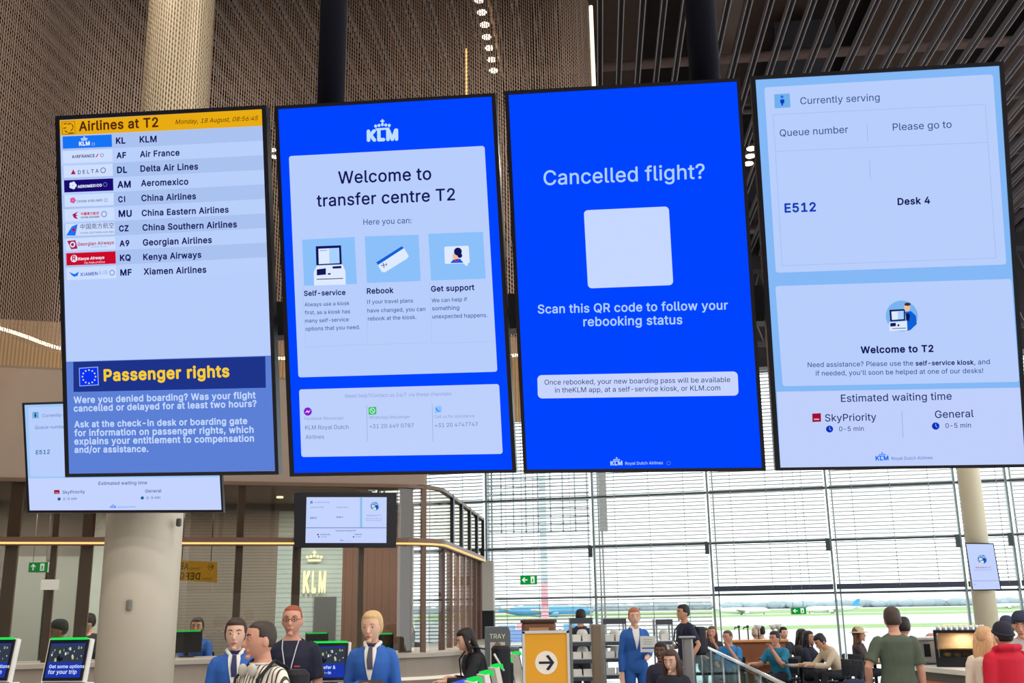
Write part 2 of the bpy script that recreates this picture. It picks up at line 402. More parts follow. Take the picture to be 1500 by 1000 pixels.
ZFT = 4.78
FASC = mat((142, 124, 110), .65, noise=.04)
b = MB(); b.band([COR-e_*9, COR-e_*1.05, COR-e_*.45, COR-e_*.2, COR-e_*.12+Vector((-e_.y, e_.x, 0))*.2], ZF, ZFT, .32, FASC); fas = b.build('fascia_board', kind=None, label='plain beige fascia band above the glass front of the transfer desks', cat='fascia')
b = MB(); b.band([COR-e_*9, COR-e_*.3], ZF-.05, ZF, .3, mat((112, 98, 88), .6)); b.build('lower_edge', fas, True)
b = MB(); b.band([COR-e_*9, COR-e_*.3], ZFT, ZFT+.03, .9, mat((120, 105, 92), .7)); b.build('top_board', fas, True)
GOLD = mat((196, 150, 104), .3, .7)
b = MB(); b.band([p+Vector((-e_.y, e_.x, 0))*.95 for p in (COR-e_*9, COR-e_*.5)]+[Vector((xe-.5, 14.75, 0))], 4.4, 5.65, .1, stripemat((176, 150, 116), (146, 122, 92), 0, 22, .6)); struct(b, 'wall_front')
# cove light behind the fascia top
b = MB(); b.band([p+Vector((0, .25, 0)) for p in cp2[8:57:2]], CURZ+.1, CURZ+.13, .03, em((255, 216, 156), 11)); b.build('cove_light', bpy.data.objects['mesh_curtain'], True, label='warm light strip along the lower hem')
b = MB(); b.tube([Vector((xe+.03, 14.3, CURZ)), Vector((xe+.03, 14.3, CEILZ))], .03, em((255, 240, 205), 1.6), 8); b.build('edge_highlight', bpy.data.objects['mesh_curtain'], True, label='vertical highlight along the edge, drawn as a glowing tube')  # highlight on the chain edge, built as a glowing tube
# room body: transom strip, glass, ceiling, back wall
STRIP = mat((104, 80, 66), .4, .3)
tr = thing('desk_glazing', 'brown framed glass front wrapping the transfer desk room', 'glazing', (COR.x, COR.y, 1.2))
b = MB(); b.band(outline(-.03), ZS-.05, ZS+.05, .1, STRIP); b.build('transom', tr, True)
b = MB(); b.band(outline(-.045), ZS-.035, ZS-.012, .012, em((255, 196, 120), 1.5)); b.build('light_line', tr, True, label='thin warm light line under the transom')
b = MB(); b.band(outline(-.02), ZF-.045, ZF, .08, STRIP); b.build('head_rail', tr, True)
GL = glassmat((214, 210, 204), .05)
b = MB(); b.band(outline(.02), ZS+.05, ZF-.045, .012, GL); b.build('glass_pane', tr, True)
b = MB(); b.band(outline(.02), 1.25, ZS-.05, .012, glassmat((226, 228, 226), .05)); b.build('glass_pane', tr, True)
BRN_ = mat((108, 86, 72), .55, noise=.1)
for px_, z0, z1, wd in ((10, 1.25, ZF, .14), (73, 1.25, ZF, .07), (122, 1.25, ZF, .14), (348, 1.25, ZF, .09), (434, 1.25, ZS, .1), (529, 1.25, ZS, .07), (596, 1.25, ZF, .16), (622, 1.25, ZF, .06)):
    u = front_u(px_); b = MB(); p = front(u, .1); b.box((p.x, p.y, (z0+z1)/2), (wd, .1, z1-z0), BRN_, math.atan2(e_.y, e_.x)); b.build('mullion', tr, True)
FR = mat((30, 34, 44), .4)
sp = outline(0)[-1]; s1 = COR+ds*.55; Ls = (Ps-s1).length
for k in range(5):
    q = s1+ds*(Ls*(.16+.21*k)); b = MB(); b.box((q.x, q.y, (ZS+ZF)/2), (.05, .12, ZF-ZS), FR, -.078); b.build('side_mullion', tr, True)
for k in range(7):
    q = s1+ds*(Ls*(.02+.155*k)); b = MB(); b.box((q.x-.05, q.y, (1.25+ZS)/2), (.088, .07, ZS-1.25), mat((128, 98, 88), .6), 0); b.build('fin', tr, True)
b = MB(); b.box((Ps.x+.05, Ps.y+.3, 2.2), (.28, .3, .9), mat((196, 192, 186), .5), -.078); b.build('end_post', tr, True, label='pale end post beside the window wall')
b = MB(); b.box((Ps.x+.05, Ps.y+.3, .87), (.28, .28, 1.75), mat((30, 30, 36), .5), -.078); b.build('end_post_base', tr, True)
# counter
CN = mat((150, 140, 130), .45, noise=.06)
ct = thing('transfer_counter', 'long grey service counter under the glass front', 'counter', (COR.x, COR.y, 0))
b = MB(); b.band(outline(-.28, .7), 0, 1.2, .3, CN); b.build('counter_front', ct, True)
b = MB(); b.band(outline(-.32, .72), 1.2, 1.25, 1.0, mat((176, 168, 158), .4)); b.build('countertop', ct, True)
b = MB(); b.band(outline(-.34, .72, right=-.4), .93, .965, .06, em((255, 240, 222), .9)); b.build('light_line', ct, True, label='white light line along the counter front')
# inside of the room
b = MB(); b.band([COR-e_*9+ds*3.2, COR-e_*.9+ds*3.2], 0, ZF, .15, mat((150, 144, 136), .7, noise=.05)); bw = struct(b, 'wall_inner')
b = MB(); b.prism([COR-e_*9+ds*3.3+Vector((0, 0, ZF)), COR-e_*9+Vector((0, 0, ZF))+ds*.36, COR-e_*1.3+ds*.36+Vector((0, 0, ZF)), COR-e_*1.3+ds*3.3+Vector((0, 0, ZF))], (0, 0, .08), mat((120, 108, 98), .8)); struct(b, 'ceiling_inner')
def inner(px0, px1, z0, z1, m, name, label=None, th=.05, dep=3.1):
    n = Vector((-e_.y, e_.x, 0)); o = COR+ds*dep
    a, c = on(px0, 870, o, n), on(px1, 870, o, n); b = MB(); b.band([a, c], z0, z1, -th, m); return b.build(name, bw, True, label=label)
TEAL = stripemat((176, 190, 186), (150, 166, 164), 2, 14, .75)
inner(404, 500, .0, 3.3, TEAL, 'louvred_panel', 'pale green louvred panel')
inner(500, 592, .0, 3.3, stripemat((112, 80, 64), (92, 66, 54), 0, 9, .9), 'wood_panel', 'brown wood panel')
inner(460, 492, .0, 2.0, mat((90, 92, 92), .6), 'recess_door', None, .08)
inner(20, 64, .4, 2.62, mat((176, 178, 170), .5), 'frosted_panel', 'pale frosted panel'); inner(78, 112, .4, 2.62, mat((176, 178, 170), .5), 'frosted_panel', 'pale frosted panel')
inner(124, 150, .4, 3.3, mat((206, 214, 206), .5), 'frosted_panel', 'pale frosted panel')
inner(262, 345, .4, 3.3, stripemat((132, 124, 114), (118, 110, 100), 2, 22, .6), 'mesh_panel', None); inner(352, 404, .4, 3.3, stripemat((132, 124, 114), (118, 110, 100), 2, 22, .6), 'mesh_panel', None)
for u in (.2, 1.6, 3.4, 5.6): p = front(u, 1.4); area('desk_room_light', (p.x, p.y, ZF-.06), .6, 70, (1, .92, .82))
for px_, py_ in ((12, 686), (410, 728), (420, 742), (76, 757)):
    p = atz(px_, py_, ZF-.012) if py_ > 700 else at(px_, py_, 11.9); 
    b = MB(); b.lathe((0, 0, 0), [(.05, -.012), (.05, .012)], em((255, 236, 205), 3), 16)
    if py_ > 700:
        for v in b.v: v += p
        b.build('downlight', ceil if False else bpy.data.objects['ceiling_inner'], True)
# ================================================================== white columns
COLW = mat((206, 196, 180), .55, noise=.02)
c1 = at(205, 870, 10.5); b = MB(); b.lathe((c1.x, c1.y, 0), [(.365, 0), (.365, 5.0)], COLW, 40); col1 = struct(b, 'column_left')
b = MB(); b.lathe((c1.x, c1.y, 0), [(.3, 5.0), (.3, CEILZ)], mat((150, 136, 114), .6), 32); b.build('upper_shaft', col1, True)
slv = sheet('mesh_sleeve', [(c1.x+.355*math.cos(R(g)), c1.y+.355*math.sin(R(g))) for g in range(0, 361, 10)], 5.0, CEILZ, chain_mat((186, 166, 136), .3, .03)); slv.parent = col1; slv.matrix_parent_inverse = Matrix.Translation(-col1.location)
b = MB(); q = at(189, 886, 10.12); b.rbox(q, (.055, .04, .1), mat((120, 116, 110), .5)); b.build('call_point', col1, True)
b = MB(); q = at(262, 765, 10.32); b.rbox(q, (.05, .05, .08), mat((90, 88, 84), .5)); b.build('sensor', col1, True)
c2 = at(1432, 800, 20); b = MB(); b.lathe((c2.x, c2.y, 0), [(.205, 0), (.205, 10.8)], mat((222, 212, 186), .55), 32); struct(b, 'column_right')
# ================================================================== glazed facade with blinds
FO = at(714, 798, 28.3); FO.z = 0; YAW = math.atan2(1.8, 1.0*7.0); fd = Vector((math.cos(R(14)), -math.sin(R(14)), 0)); fn = Vector((-fd.y, fd.x, 0))  # fn points outdoors
def fu(px_, py_=798): q = on(px_, py_, FO, fn); return (q-FO).dot(fd)
def fp(u, z, off=0): return FO+fd*u+fn*off+Vector((0, 0, z))
US = [-6.3, -3.1, 0, fu(871), fu(1041), fu(1217), fu(1407), fu(1484), fu(1484)+3, fu(1484)+6.2, fu(1484)+9.4]
zt = lambda px_, py_: on(px_, py_, FO, fn).z
ZT = [zt(1000, 872), zt(1000, 797), zt(1000, 723)]; WT = 7.75
ST = mat((146, 158, 158), .4, .3); STD = mat((88, 98, 102), .4, .3)
SL = mat((206, 210, 212), .5); PANE = glassmat((246, 250, 250), .03)
for i in range(len(US)-1):
    u0, u1 = US[i], US[i+1]
    b = MB(); b.prism([fp(u0, 0), fp(u1, 0), fp(u1, WT), fp(u0, WT)], fn*.02, PANE); wn = struct(b, 'window_%d' % (i+1))
    b = MB(); zz = 4.0; b.box(fp(u0, WT/2, -.05), (.05, .16, WT), ST, R(-14)); b.box(fp(u0+.13, WT/2, .02), (.03, .1, WT), ST, R(-14)); b.build('mullion', wn, True)
    for z in ZT+[WT-.1, .12]: b = MB(); b.box(fp((u0+u1)/2, z, -.03), (u1-u0, .1, .055), STD, R(-14)); b.build('transom', wn, True)
    if i > 7: continue
    zb = .75 if i < 4 else zt(1200, 862)
    nm = ['over the left end behind the desk room', 'behind the desk room corner', 'behind the left exit sign', 'behind the woman in a blue suit', 'above the tables at the bar', 'above the green shirted man', 'behind the far white column', 'at the right end of the window wall', 'beyond the right edge of the picture', 'far beyond the right edge', 'past the end'][i]
    bl = thing('venetian_blind', 'white horizontal slat blind '+nm, 'blind', fp((u0+u1)/2, zb, -.2), 0, 'slat blinds on the window wall')
    b = MB(); z = zb+.09
    while z < WT-.12:
        b.box(fp((u0+u1)/2, z, -.2), (u1-u0-.12, .05, .028), SL, R(-14)); z += .092
    b.build('slats', bl, True)
    b = MB(); b.box(fp((u0+u1)/2, zb+.04, -.2), (u1-u0-.08, .07, .13 if i >= 4 else .05), mat((62, 70, 88), .5), R(-14)); b.build('bottom_rail', bl, True)
    b = MB(); b.box(fp((u0+u1)/2, WT-.07, -.2), (u1-u0-.08, .1, .1), mat((150, 152, 156), .5), R(-14)); b.build('head_rail', bl, True)
    b = MB()
    for q in (.2, .5, .8): b.tube([fp(u0+(u1-u0)*q, zb+.05, -.23), fp(u0+(u1-u0)*q, WT-.1, -.23)], .008, mat((170, 176, 180), .6), 5)
    b.build('ladder_cord', bl, True)
    b = MB(); b.box(fp(u1-.08, ZT[1]-.12, -.2), (.1, .1, .3), mat((70, 80, 86), .5), R(-14)); b.build('blind_motor', bl, True)
b = MB(); b.box(fp(8, 9.6, .1), (46, .3, 3.7), mat((58, 52, 56), .8), R(-14)); struct(b, 'wall_bulkhead')
TRM = mat((120, 118, 122), .5, .3)
tt = thing('roof_truss', 'dark steel lattice truss in front of the bulkhead above the window wall', 'truss', fp(8, 7.9, -1.2))
for z in (8.1, 10.0): b = MB(); b.box(fp(8, z, -1.2), (40, .12, .12), mat((60, 58, 64), .5), R(-14)); b.build('chord', tt, True)
b = MB()
for k in range(70):
    u = -10+k*.55; b.tube([fp(u, 8.1, -1.2), fp(u+.55, 10, -1.2)], .022, TRM, 5); b.tube([fp(u+.55, 8.1, -1.2), fp(u, 10, -1.2)], .022, TRM, 5)
b.build('lattice', tt, True)
# ================================================================== airfield outside
GZ = -6.0
def ground(name, y0, y1, m, dz=0, x0=-1500, x1=1500):
    b = MB(); b.box(((x0+x1)/2, (y0+y1)/2, GZ-.25+dz), (x1-x0, y1-y0, .5), m); return struct(b, name)
CONC, GRASS = mat((176, 176, 176), .9, noise=.05, scale=.02), mat((128, 152, 92), .95, noise=.12, scale=.03)
ground('ground_apron', 33, 2600, CONC)
for y0, y1, xa, xb in ((640, 1250, -1500, 1500), (330, 380, 60, 1500), (262, 290, 120, 1500)): ground('ground_grass', y0, y1, GRASS, .06, xa, xb)
ground('ground_taxiway', 760, 800, mat((186, 186, 186), .9), .1)
ground('ground_taxiway', 350, 356, mat((200, 180, 90), .9), .1, 140, 1500)
b = MB()
for k in range(420): x = -950+k*4.6; h = 7+4*random.random(); b.ball((x, 1500+random.random()*20, GZ+h*.5), (10+3*random.random(), 5, h*.55), mat((150, 164, 168), .9), 8)  # haze is put into the pale tree colour
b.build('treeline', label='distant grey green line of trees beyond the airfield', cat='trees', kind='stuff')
def plane(label, px_, py_, Y, L, heading, body, belly, tail):
    p = at(px_, py_, Y); t = thing('airplane', label, 'airplane', (p.x, p.y, GZ), heading, 'parked airliners on the airfield'); k = L/60
    z0 = 4.6*k; r = 3*k
    b = MB(); pr = [(-30, .3, 1.3), (-26, .5, .9), (-18, .85, .3), (-8, 1, 0), (20, 1, 0), (25, .85, -.1), (28.5, .5, -.4), (30, .12, -.8)]
    b.tube([(x*k, 0, z0+dz*k) for x, q, dz in pr], [q*r for x, q, dz in pr], body, 16); b.build('fuselage', t)
    b = MB(); b.tube([(x*k, 0, z0-.9*k) for x in (-14, -6, 18, 25)], [r*.5, r*.86, r*.86, r*.4], belly, 12); b.build('belly', t)
    for sy in (-1, 1):
        b = MB(); b.prism([(8*k, sy*2*k, z0-1.2*k), (-3*k, sy*2*k, z0-1.2*k), (-12*k, sy*27*k, z0+1*k), (-9*k, sy*28*k, z0+1*k)], (0, 0, .5*k), belly); b.build('wing', t)
        b = MB(); b.tube([(6*k, sy*10*k, z0-2.2*k), (1*k, sy*10*k, z0-2.2*k)], [1.5*k, 1.1*k], body, 12); b.build('engine', t)
        b = MB(); b.prism([(-22*k, sy*.8*k, z0+1*k), (-27*k, sy*.8*k, z0+1*k), (-30*k, sy*9*k, z0+1.8*k), (-28*k, sy*9*k, z0+1.8*k)], (0, 0, .35*k), belly); b.build('tailplane', t)
        b = MB(); b.tube([(0, sy*3*k, z0-2*k), (0, sy*3*k, 0)], .5*k, mat((60, 60, 64), .7), 8); b.build('landing_gear', t)
    b = MB(); b.prism([(-19*k, -.2*k, z0+2*k), (-28*k, -.2*k, z0+2*k), (-31*k, -.2*k, z0+10*k), (-27.5*k, -.2*k, z0+10*k)], (0, .4*k, 0), tail); b.build('tail_fin', t)
    b = MB(); b.tube([(24*k, 0, z0-2*k), (24*k, 0, 0)], .4*k, mat((60, 60, 64), .7), 8); b.build('landing_gear', t)
WHP, BLP = mat((235, 235, 235), .4), mat((60, 150, 214), .4)
plane('light blue airliner parked behind the left exit sign', 800, 887, 700, 62, R(4), BLP, WHP, WHP)
plane('white airliner far off in the window left of the right exit sign', 1085, 884, 760, 40, 0, WHP, WHP, WHP)
plane('white airliner far off in the window right of the right exit sign', 1218, 885, 760, 40, R(180), WHP, WHP, BLP)
plane('small white airliner far off right of the white column', 1478, 884, 900, 34, R(180), WHP, WHP, BLP)
b = MB(); p = at(798, 880, 120)
for k in range(12): b.lathe((p.x, p.y, GZ), [(.4, k*2.6), (.4, k*2.6+2.6)], mat((226, 150, 158), .6) if k in (2, 3) else mat((190, 204, 208), .6), 12)
b.build('light_mast', label='pale airfield mast with a red band behind the left exit sign', cat='mast')
b = MB(); 
for k in range(9): x = at(716+k*18, 730, 60); z0_ = at(780, 780, 60).z if 0 < k < 8 else GZ; b.box((x.x, 60, (z0_+12)/2), (.08, .08, 12-z0_), mat((150, 158, 160), .6))
for k in range(9): z = at(780, 690+k*11, 60).z; b.box(((at(716, 700, 60).x+at(862, 700, 60).x)/2, 60, z), (at(862, 700, 60).x-at(716, 700, 60).x, .08, .08), mat((150, 158, 160), .6))
b.build('steel_gantry', label='pale steel grid structure outside the upper left windows', cat='gantry')
b = MB()
a_, c_ = at(876, 700, 59), at(888, 778, 59); b.box(((a_.x+c_.x)/2, 59, c_.z+2), (.5, .5, 4), mat((120, 116, 110), .7)); b.box(((a_.x+c_.x)/2, 59.6, 3), (.1, .1, 18), mat((120, 116, 110), .7)); b.build('steel_post', label='dark steel post outside the upper windows right of the grid structure', cat='post')
for k, (px_, py_, Y, col) in enumerate(((742, 905, 300, (110, 150, 210)), (768, 903, 330, (226, 160, 170)), (812, 902, 340, (230, 230, 235)), (838, 904, 310, (90, 160, 200)), (756, 910, 240, (100, 140, 210)))):
    p = at(px_, py_, Y); t = thing('service_van', ['blue service van nearest the blue airliner nose on the apron', 'pink loading truck under the blue airliner', 'white service van under the blue airliner tail', 'teal baggage tug right of the white service van', 'blue baggage truck in front of the pink loading truck'][k], 'van', (p.x, p.y, GZ), 0)
    b = MB(); b.rbox((0, 0, 1.7), (5, 2.2, 2.4), mat(col, .5), .3); b.build('body', t)
    for x in (-1.6, 1.6): b = MB(); b.tube([(x, -1.15, .45), (x, 1.15, .45)], .45, mat((30, 30, 30), .8), 12); b.build('wheel', t)
# ================================================================== hanging display boards
BEZ = mat((14, 13, 24), .35); DARK = mat((22, 22, 30), .45)
NAVY, WH, LB, BLUE = em((18, 22, 92)), em((184, 206, 252)), em((132, 184, 246)), em((0, 68, 255))
SLATE, LTXT, GREY = em((52, 78, 140)), em((172, 208, 255)), em((96, 124, 186))
def pose(x, y, z, yaw, tilt, rr):
    ax = Vector((math.cos(yaw), -math.sin(yaw), 0)); n = Vector((-math.sin(yaw), -math.cos(yaw), 0))
    up = Vector((0, 0, 1))*math.cos(tilt)+n*math.sin(tilt)
    ax, up = math.cos(rr)*ax+math.sin(rr)*up, -math.sin(rr)*ax+math.cos(rr)*up
    return Vector((x, y, z))+CAM, ax.cross(up).normalized(), up   # corner, normal to the viewer, up
def display(label, ps, corners, inner, group=None, thick=.03, name='display_screen'):
    o, n, up = pose(*ps) if len(ps) == 6 else ps
    fc = Face(o, n, up)
    cs = [fc.p(*c) for c in corners]; cen = sum(cs, Vector())/4
    t = thing(name, label, 'screen', (cen.x, cen.y, min(c.z for c in cs)), 0, group)
    b = MB(); rims = [fc.p(*c, -2) for c in inner]
    # casing: a slab behind the picture and a bezel ring proud of it
    b.prism([c-n*.002 for c in cs], -n*thick, BEZ)
    for i in range(4):
        j = (i+1) % 4; b.prism([cs[i]-n*.002, cs[j]-n*.002, rims[j], rims[i]], n*.005, BEZ)
    b.build('casing', t, True)
    b = MB(); mid = [cen.lerp(c, .55)-n*(.002+thick) for c in cs]; b.prism(mid, -n*.03, DARK); b.build('back_box', t, True)
    return t, fc, cen
def part(name, t, fn, label=None):
    b = MB(); fn(b)
    if name.endswith('_text'):          # every line of writing is a piece of its own
        used = set()
        for v0, v1, f0, f1 in b.marks:
            c = MB(); c.v = b.v[v0:v1]; c.f = [[i-v0 for i in q] for q in b.f[f0:f1]]; c.m = b.m[f0:f1]; c.sm = b.sm[f0:f1]; c.mats = b.mats; c.build(name, t, True); used.update(range(f0, f1))
        keep = [i for i in range(len(b.f)) if i not in used]
        if not keep: return None
        vm = {}; c = MB(); c.mats = b.mats
        for i in keep: c.add([b.v[j] for j in b.f[i]], [tuple(range(len(b.f[i])))], b.mats[b.m[i]], b.sm[i])
        return c.build('rule_line', t, True)
    return b.build(name, t, True, label=label)
# ---- board 1: airlines list
t1, s, CEN1 = display('hanging portrait screen listing airlines with a yellow heading bar', (-1.4452, 3.0263, 1.5373, .1222, .2411, -.0139),
    [(81.2, 170.2), (390, 154), (408.8, 694.7), (96, 698.7)], [(87.5, 176), (384, 160), (403.5, 689.5), (101.5, 693.5)], 'row of four hanging portrait screens')
A_, B_ = (70, 140, 3.571), (20, 500, 3.75)
scr = part('screen_panel', t1, lambda b: s.z(0, 0, 1).quad(b, [(87, 175.5), (384.5, 159.5), (404, 690), (101, 694)], WH, -1))
s.z(*A_)
YEL, BRN = em((232, 172, 18)), em((84, 40, 12))
def f(b):
    s.quad(b, [(62, 130), (1122, 71), (1127, 158), (67, 210)], YEL)
    s.text(b, 'Airlines at T2', 165, 185, 580, 163, BRN, .024)
    s.text(b, 'Monday, 18 August, 08:56:45', 668, 150, 1103, 129, BRN, .004, .28)
    for q in ([(75, 139), (142, 135)], [(142, 135), (145, 200)], [(145, 200), (78, 204)], [(78, 204), (75, 139)]): s.line(b, *q[0], *q[1], BRN, .0012)
    for a, c in (((84, 150), (100, 146)), ((98, 168), (82, 172)), ((104, 150), (124, 146)), ((128, 150), (134, 168)), ((134, 172), (122, 184)), ((90, 184), (104, 192)), ((108, 197), (136, 195))): s.line(b, *a, *c, BRN, .003)
part('header_bar', scr, f)
def rowpt(k, x):  # left edge of row k, and its slope
    return 213+76.3*k-(x-70)*.0515
for k in range(10):
    def f(b):
        L, Rr = 70+2.3*k, 1127+2.2*k
        s.quad(b, [(L, rowpt(k, L)), (Rr, rowpt(k, Rr)), (Rr+2, rowpt(k+1, Rr)), (L+2, rowpt(k+1, L))], em((170, 194, 240)) if k % 2 == 0 else em((186, 208, 252)), 1)
        cd, nm, c0, c1, yb, n0, n1, na, nb = (('KL', 'KLM', 358, 408, 252, 482, 571, 246, 243), ('AF', 'Air France', 361, 412, 328, 484, 691, 322, 313), ('DL', 'Delta Air Lines', 364, 417, 405, 486, 788, 398, 386),
            ('AM', 'Aeromexico', 366, 436, 482, 489, 737, 474, 465), ('CI', 'China Airlines', 370, 407, 558, 491, 777, 552, 541), ('MU', 'China Eastern Airlines', 372, 441, 634, 493, 948, 630, 611),
            ('CZ', 'China Southern Airlines', 374, 425, 710, 497, 991, 706, 688), ('A9', 'Georgian Airlines', 377, 429, 788, 499, 860, 784, 770), ('KQ', 'Kenya Airways', 379, 436, 864, 501, 805, 860, 847), ('MF', 'Xiamen Airlines', 381, 441, 941, 503, 831, 936, 925))[k]
        s.text(b, cd, c0, yb, c1, yb-2, NAVY, .032, h=.0347 if cd in ('CI', 'CZ') else None); s.text(b, nm, n0, na, n1, nb, NAVY, .025)
    part('airline_row', scr, f)
WHITE, CRIM, RED, LNAVY, SKY = em((222, 234, 255)), em((176, 24, 84)), em((206, 10, 40)), em((26, 10, 112)), em((20, 116, 244))
def logo_f(k):
    def f(b):
        x0, x1 = 78+2.4*k, 335+2.5*k; T = lambda x: 214+76.3*k-(x-x0)*.04; c = {0: SKY, 3: LNAVY, 8: RED}.get(k, em((206, 222, 255)))
        s.quad(b, [(x0, T(x0)), (x1, T(x1)), (x1+2, T(x1)+64), (x0+2, T(x0)+64)], c, 2)
        if k == 0: s.text(b, 'KLM', 165, 262, 222, 259, WHITE, .05, k=4); s.crown(b, 176, 236, 208, 234, WHITE); s.ring(b, 240, 254, 8, LTXT)
        if k == 1: s.text(b, 'AIRFRANCE', 128, 328, 248, 322, NAVY, .02); s.quad(b, [(252, 322), (258, 322), (268, 305), (262, 305)], RED, 4); s.ring(b, 285, 312, 9, SLATE)
        if k == 2: s.quad(b, [(122, 413), (135, 386), (148, 411)], CRIM, 4); s.text(b, 'D E L T A', 160, 411, 268, 403, NAVY, .01); s.ring(b, 291, 391, 14, SLATE)
        if k == 3:
            for i in range(5): s.disc(b, 133+11*math.cos(1.26*i), 470+11*math.sin(1.26*i), 9, WHITE)
            s.text(b, 'AEROMEXICO', 158, 483, 285, 475, WHITE, .04); s.ring(b, 302, 465, 11, GREY)
        if k == 4:
            for i in range(5): s.disc(b, 133+9*math.cos(1.26*i), 548+9*math.sin(1.26*i), 7, em((214, 90, 150)))
            s.text(b, 'CHINA AIRLINES', 154, 560, 288, 553, SLATE, .01); s.ring(b, 305, 547, 9, GREY)
        if k == 5:
            s.quad(b, [(130, 622), (162, 605), (148, 622), (160, 628), (148, 630), (160, 646), (140, 640)], CRIM, 4); s.quad(b, [(130, 622), (140, 640), (158, 646), (136, 634)], LNAVY, 5)
            s.text(b, '中國東方航空', 175, 625, 270, 621, RED, .03); s.text(b, 'CHINA EASTERN', 175, 642, 271, 638, NAVY, .02); s.ring(b, 296, 620, 15, GREY)
        if k == 6:
            s.quad(b, [(98, 732), (128, 684), (158, 672), (146, 732)], SKY, 4); s.disc(b, 137, 702, 9, CRIM, 5)
            s.text(b, '中国南方航空', 172, 698, 348, 690, NAVY, .0); s.text(b, 'CHINA SOUTHERN AIRLINES', 172, 724, 348, 717, SLATE, .0)
        if k == 7:
            s.quad(b, [(103, 760), (146, 756), (158, 800), (124, 804)], CRIM, 4); s.disc(b, 132, 779, 14, WHITE, 5); s.disc(b, 132, 779, 8, CRIM, 6)
            s.text(b, 'Georgian Airways', 158, 786, 348, 776, CRIM, .02); s.text(b, 'GEORGIAN AIRLINES', 228, 795, 312, 791, GREY, .0)
        if k == 8:
            s.disc(b, 139, 852, 18, WHITE, 4); s.text(b, 'R', 130, 862, 149, 861, RED, .03, k=5); s.text(b, 'Kenya Airways', 160, 861, 298, 853, WHITE, .035, .2); s.text(b, 'The Pride of Africa', 192, 880, 300, 874, WHITE, 0, .3); s.ring(b, 318, 850, 10, CRIM)
        if k == 9:
            s.quad(b, [(112, 922), (142, 934), (164, 920), (158, 942), (140, 948), (128, 940)], SKY, 4)
            s.text(b, 'XIAMEN', 172, 944, 262, 938, em((30, 90, 190)), .02); s.text(b, 'AIR', 266, 938, 315, 935, LB, .01); s.ring(b, 338, 926, 14, GREY)
    return f
for k in range(10): part('airline_logo', scr, logo_f(k))
s.z(*B_)
part('notice_panel', scr, lambda b: s.quad(b, [(288, 111), (1421, 77), (1440, 710), (305, 728)], em((92, 128, 214)), 1))
def f(b):
    s.quad(b, [(328, 112), (1383, 82), (1386, 254), (330, 277)], em((30, 52, 138)), 2); s.text(b, 'Passenger rights', 497, 216, 1187, 192, em((246, 204, 54)), .03)
part('notice_heading', scr, f)
def f(b):
    s.quad(b, [(360, 145), (465, 138), (469, 240), (363, 246)], em((150, 180, 250)), 3); s.quad(b, [(364, 149), (461, 142), (465, 236), (367, 242)], em((10, 50, 240)), 4)
    for i in range(12): s.disc(b, 416+36*math.sin(i*math.pi/6), 193-36*math.cos(i*math.pi/6), 4.5, em((214, 220, 190)), 5, n=8)
part('flag_emblem', scr, f)
def f(b):
    for st, a, c, d, e in (('Were you denied boarding? Was your flight', 332, 338, 1331, 311), ('cancelled or delayed for at least two hours?', 332, 384, 1336, 357), ('Ask at the check-in desk or boarding gate', 335, 471, 1285, 452),
        ('for information on passenger rights, which', 335, 519, 1320, 500), ('explains your entitlement to compensation', 335, 565, 1322, 548), ('and/or assistance.', 336, 610, 742, 605)): s.text(b, st, a, c, d, e, em((196, 216, 252)), .026)
part('notice_text', scr, f)
# ---- board 2: welcome to the transfer centre
t2, s, CEN2 = display('hanging portrait blue screen saying Welcome to transfer centre T2', (-.7252, 2.9442, 1.5154, .1292, .2418, -.0049),
    [(402.3, 155.5), (725.5, 136.4), (756.6, 692.1), (424.8, 697.7)], [(407.5, 160), (720.2, 141.5), (750.5, 687.5), (431, 692.5)], 'row of four hanging portrait screens')
C_, D_ = (400, 130, 3.447), (400, 400, 3.225)
scr = part('screen_panel', t2, lambda b: s.z(0, 0, 1).quad(b, [(407, 159.5), (720.7, 141), (751, 688), (430.5, 693)], BLUE, -1))
s.z(*C_)
px = lambda zm, x, y: (zm[0]+x/zm[2], zm[1]+y/zm[2])
def f(b): s.text(b, 'KLM', 474, 263, 633, 257, em((190, 224, 255)), .06); s.crown(b, 514, 211, 592, 207, em((190, 224, 255)))
part('airline_logo', scr, f)
s.z(0, 0, 1)
card = part('welcome_card', scr, lambda b: s.card(b, px(C_, 80, 340), px(C_, 1068, 288), px(D_, 1060, 465), px(D_, 120, 492), WH))
s.z(*C_)
def f(b):
    s.text(b, 'Welcome to', 330, 479, 800, 458, NAVY, .012); s.text(b, 'transfer centre T2', 222, 595, 920, 562, NAVY, .012); s.text(b, 'Here you can:', 457, 687, 700, 678, SLATE, .004)
part('title_text', scr, f)
TL_ = em((140, 192, 250))
def tile1(b):
    s.quad(b, [(147, 762), (412, 748), (424, 985), (157, 994)], TL_, 2)
    s.quad(b, [(216, 795), (344, 790), (348, 886), (219, 891)], NAVY, 3); s.quad(b, [(230, 808), (334, 803), (337, 880), (232, 885)], WHITE, 4); s.quad(b, [(284, 806), (334, 803), (337, 880), (286, 883)], em((170, 210, 255)), 5)
    s.quad(b, [(236, 815), (274, 813), (274, 818), (236, 820)], TL_, 5)
    s.quad(b, [(222, 893), (352, 887), (366, 920), (368, 988), (208, 993), (206, 925)], WHITE, 3)
    s.quad(b, [(222, 912), (268, 906), (268, 938), (222, 942)], NAVY, 5); s.quad(b, [(300, 897), (345, 894), (347, 906), (303, 908)], NAVY, 5); s.quad(b, [(278, 931), (292, 930), (292, 938), (279, 939)], NAVY, 5)
    s.quad(b, [(222, 960), (355, 955), (355, 959), (222, 964)], NAVY, 5)
part('kiosk_picture', scr, tile1)
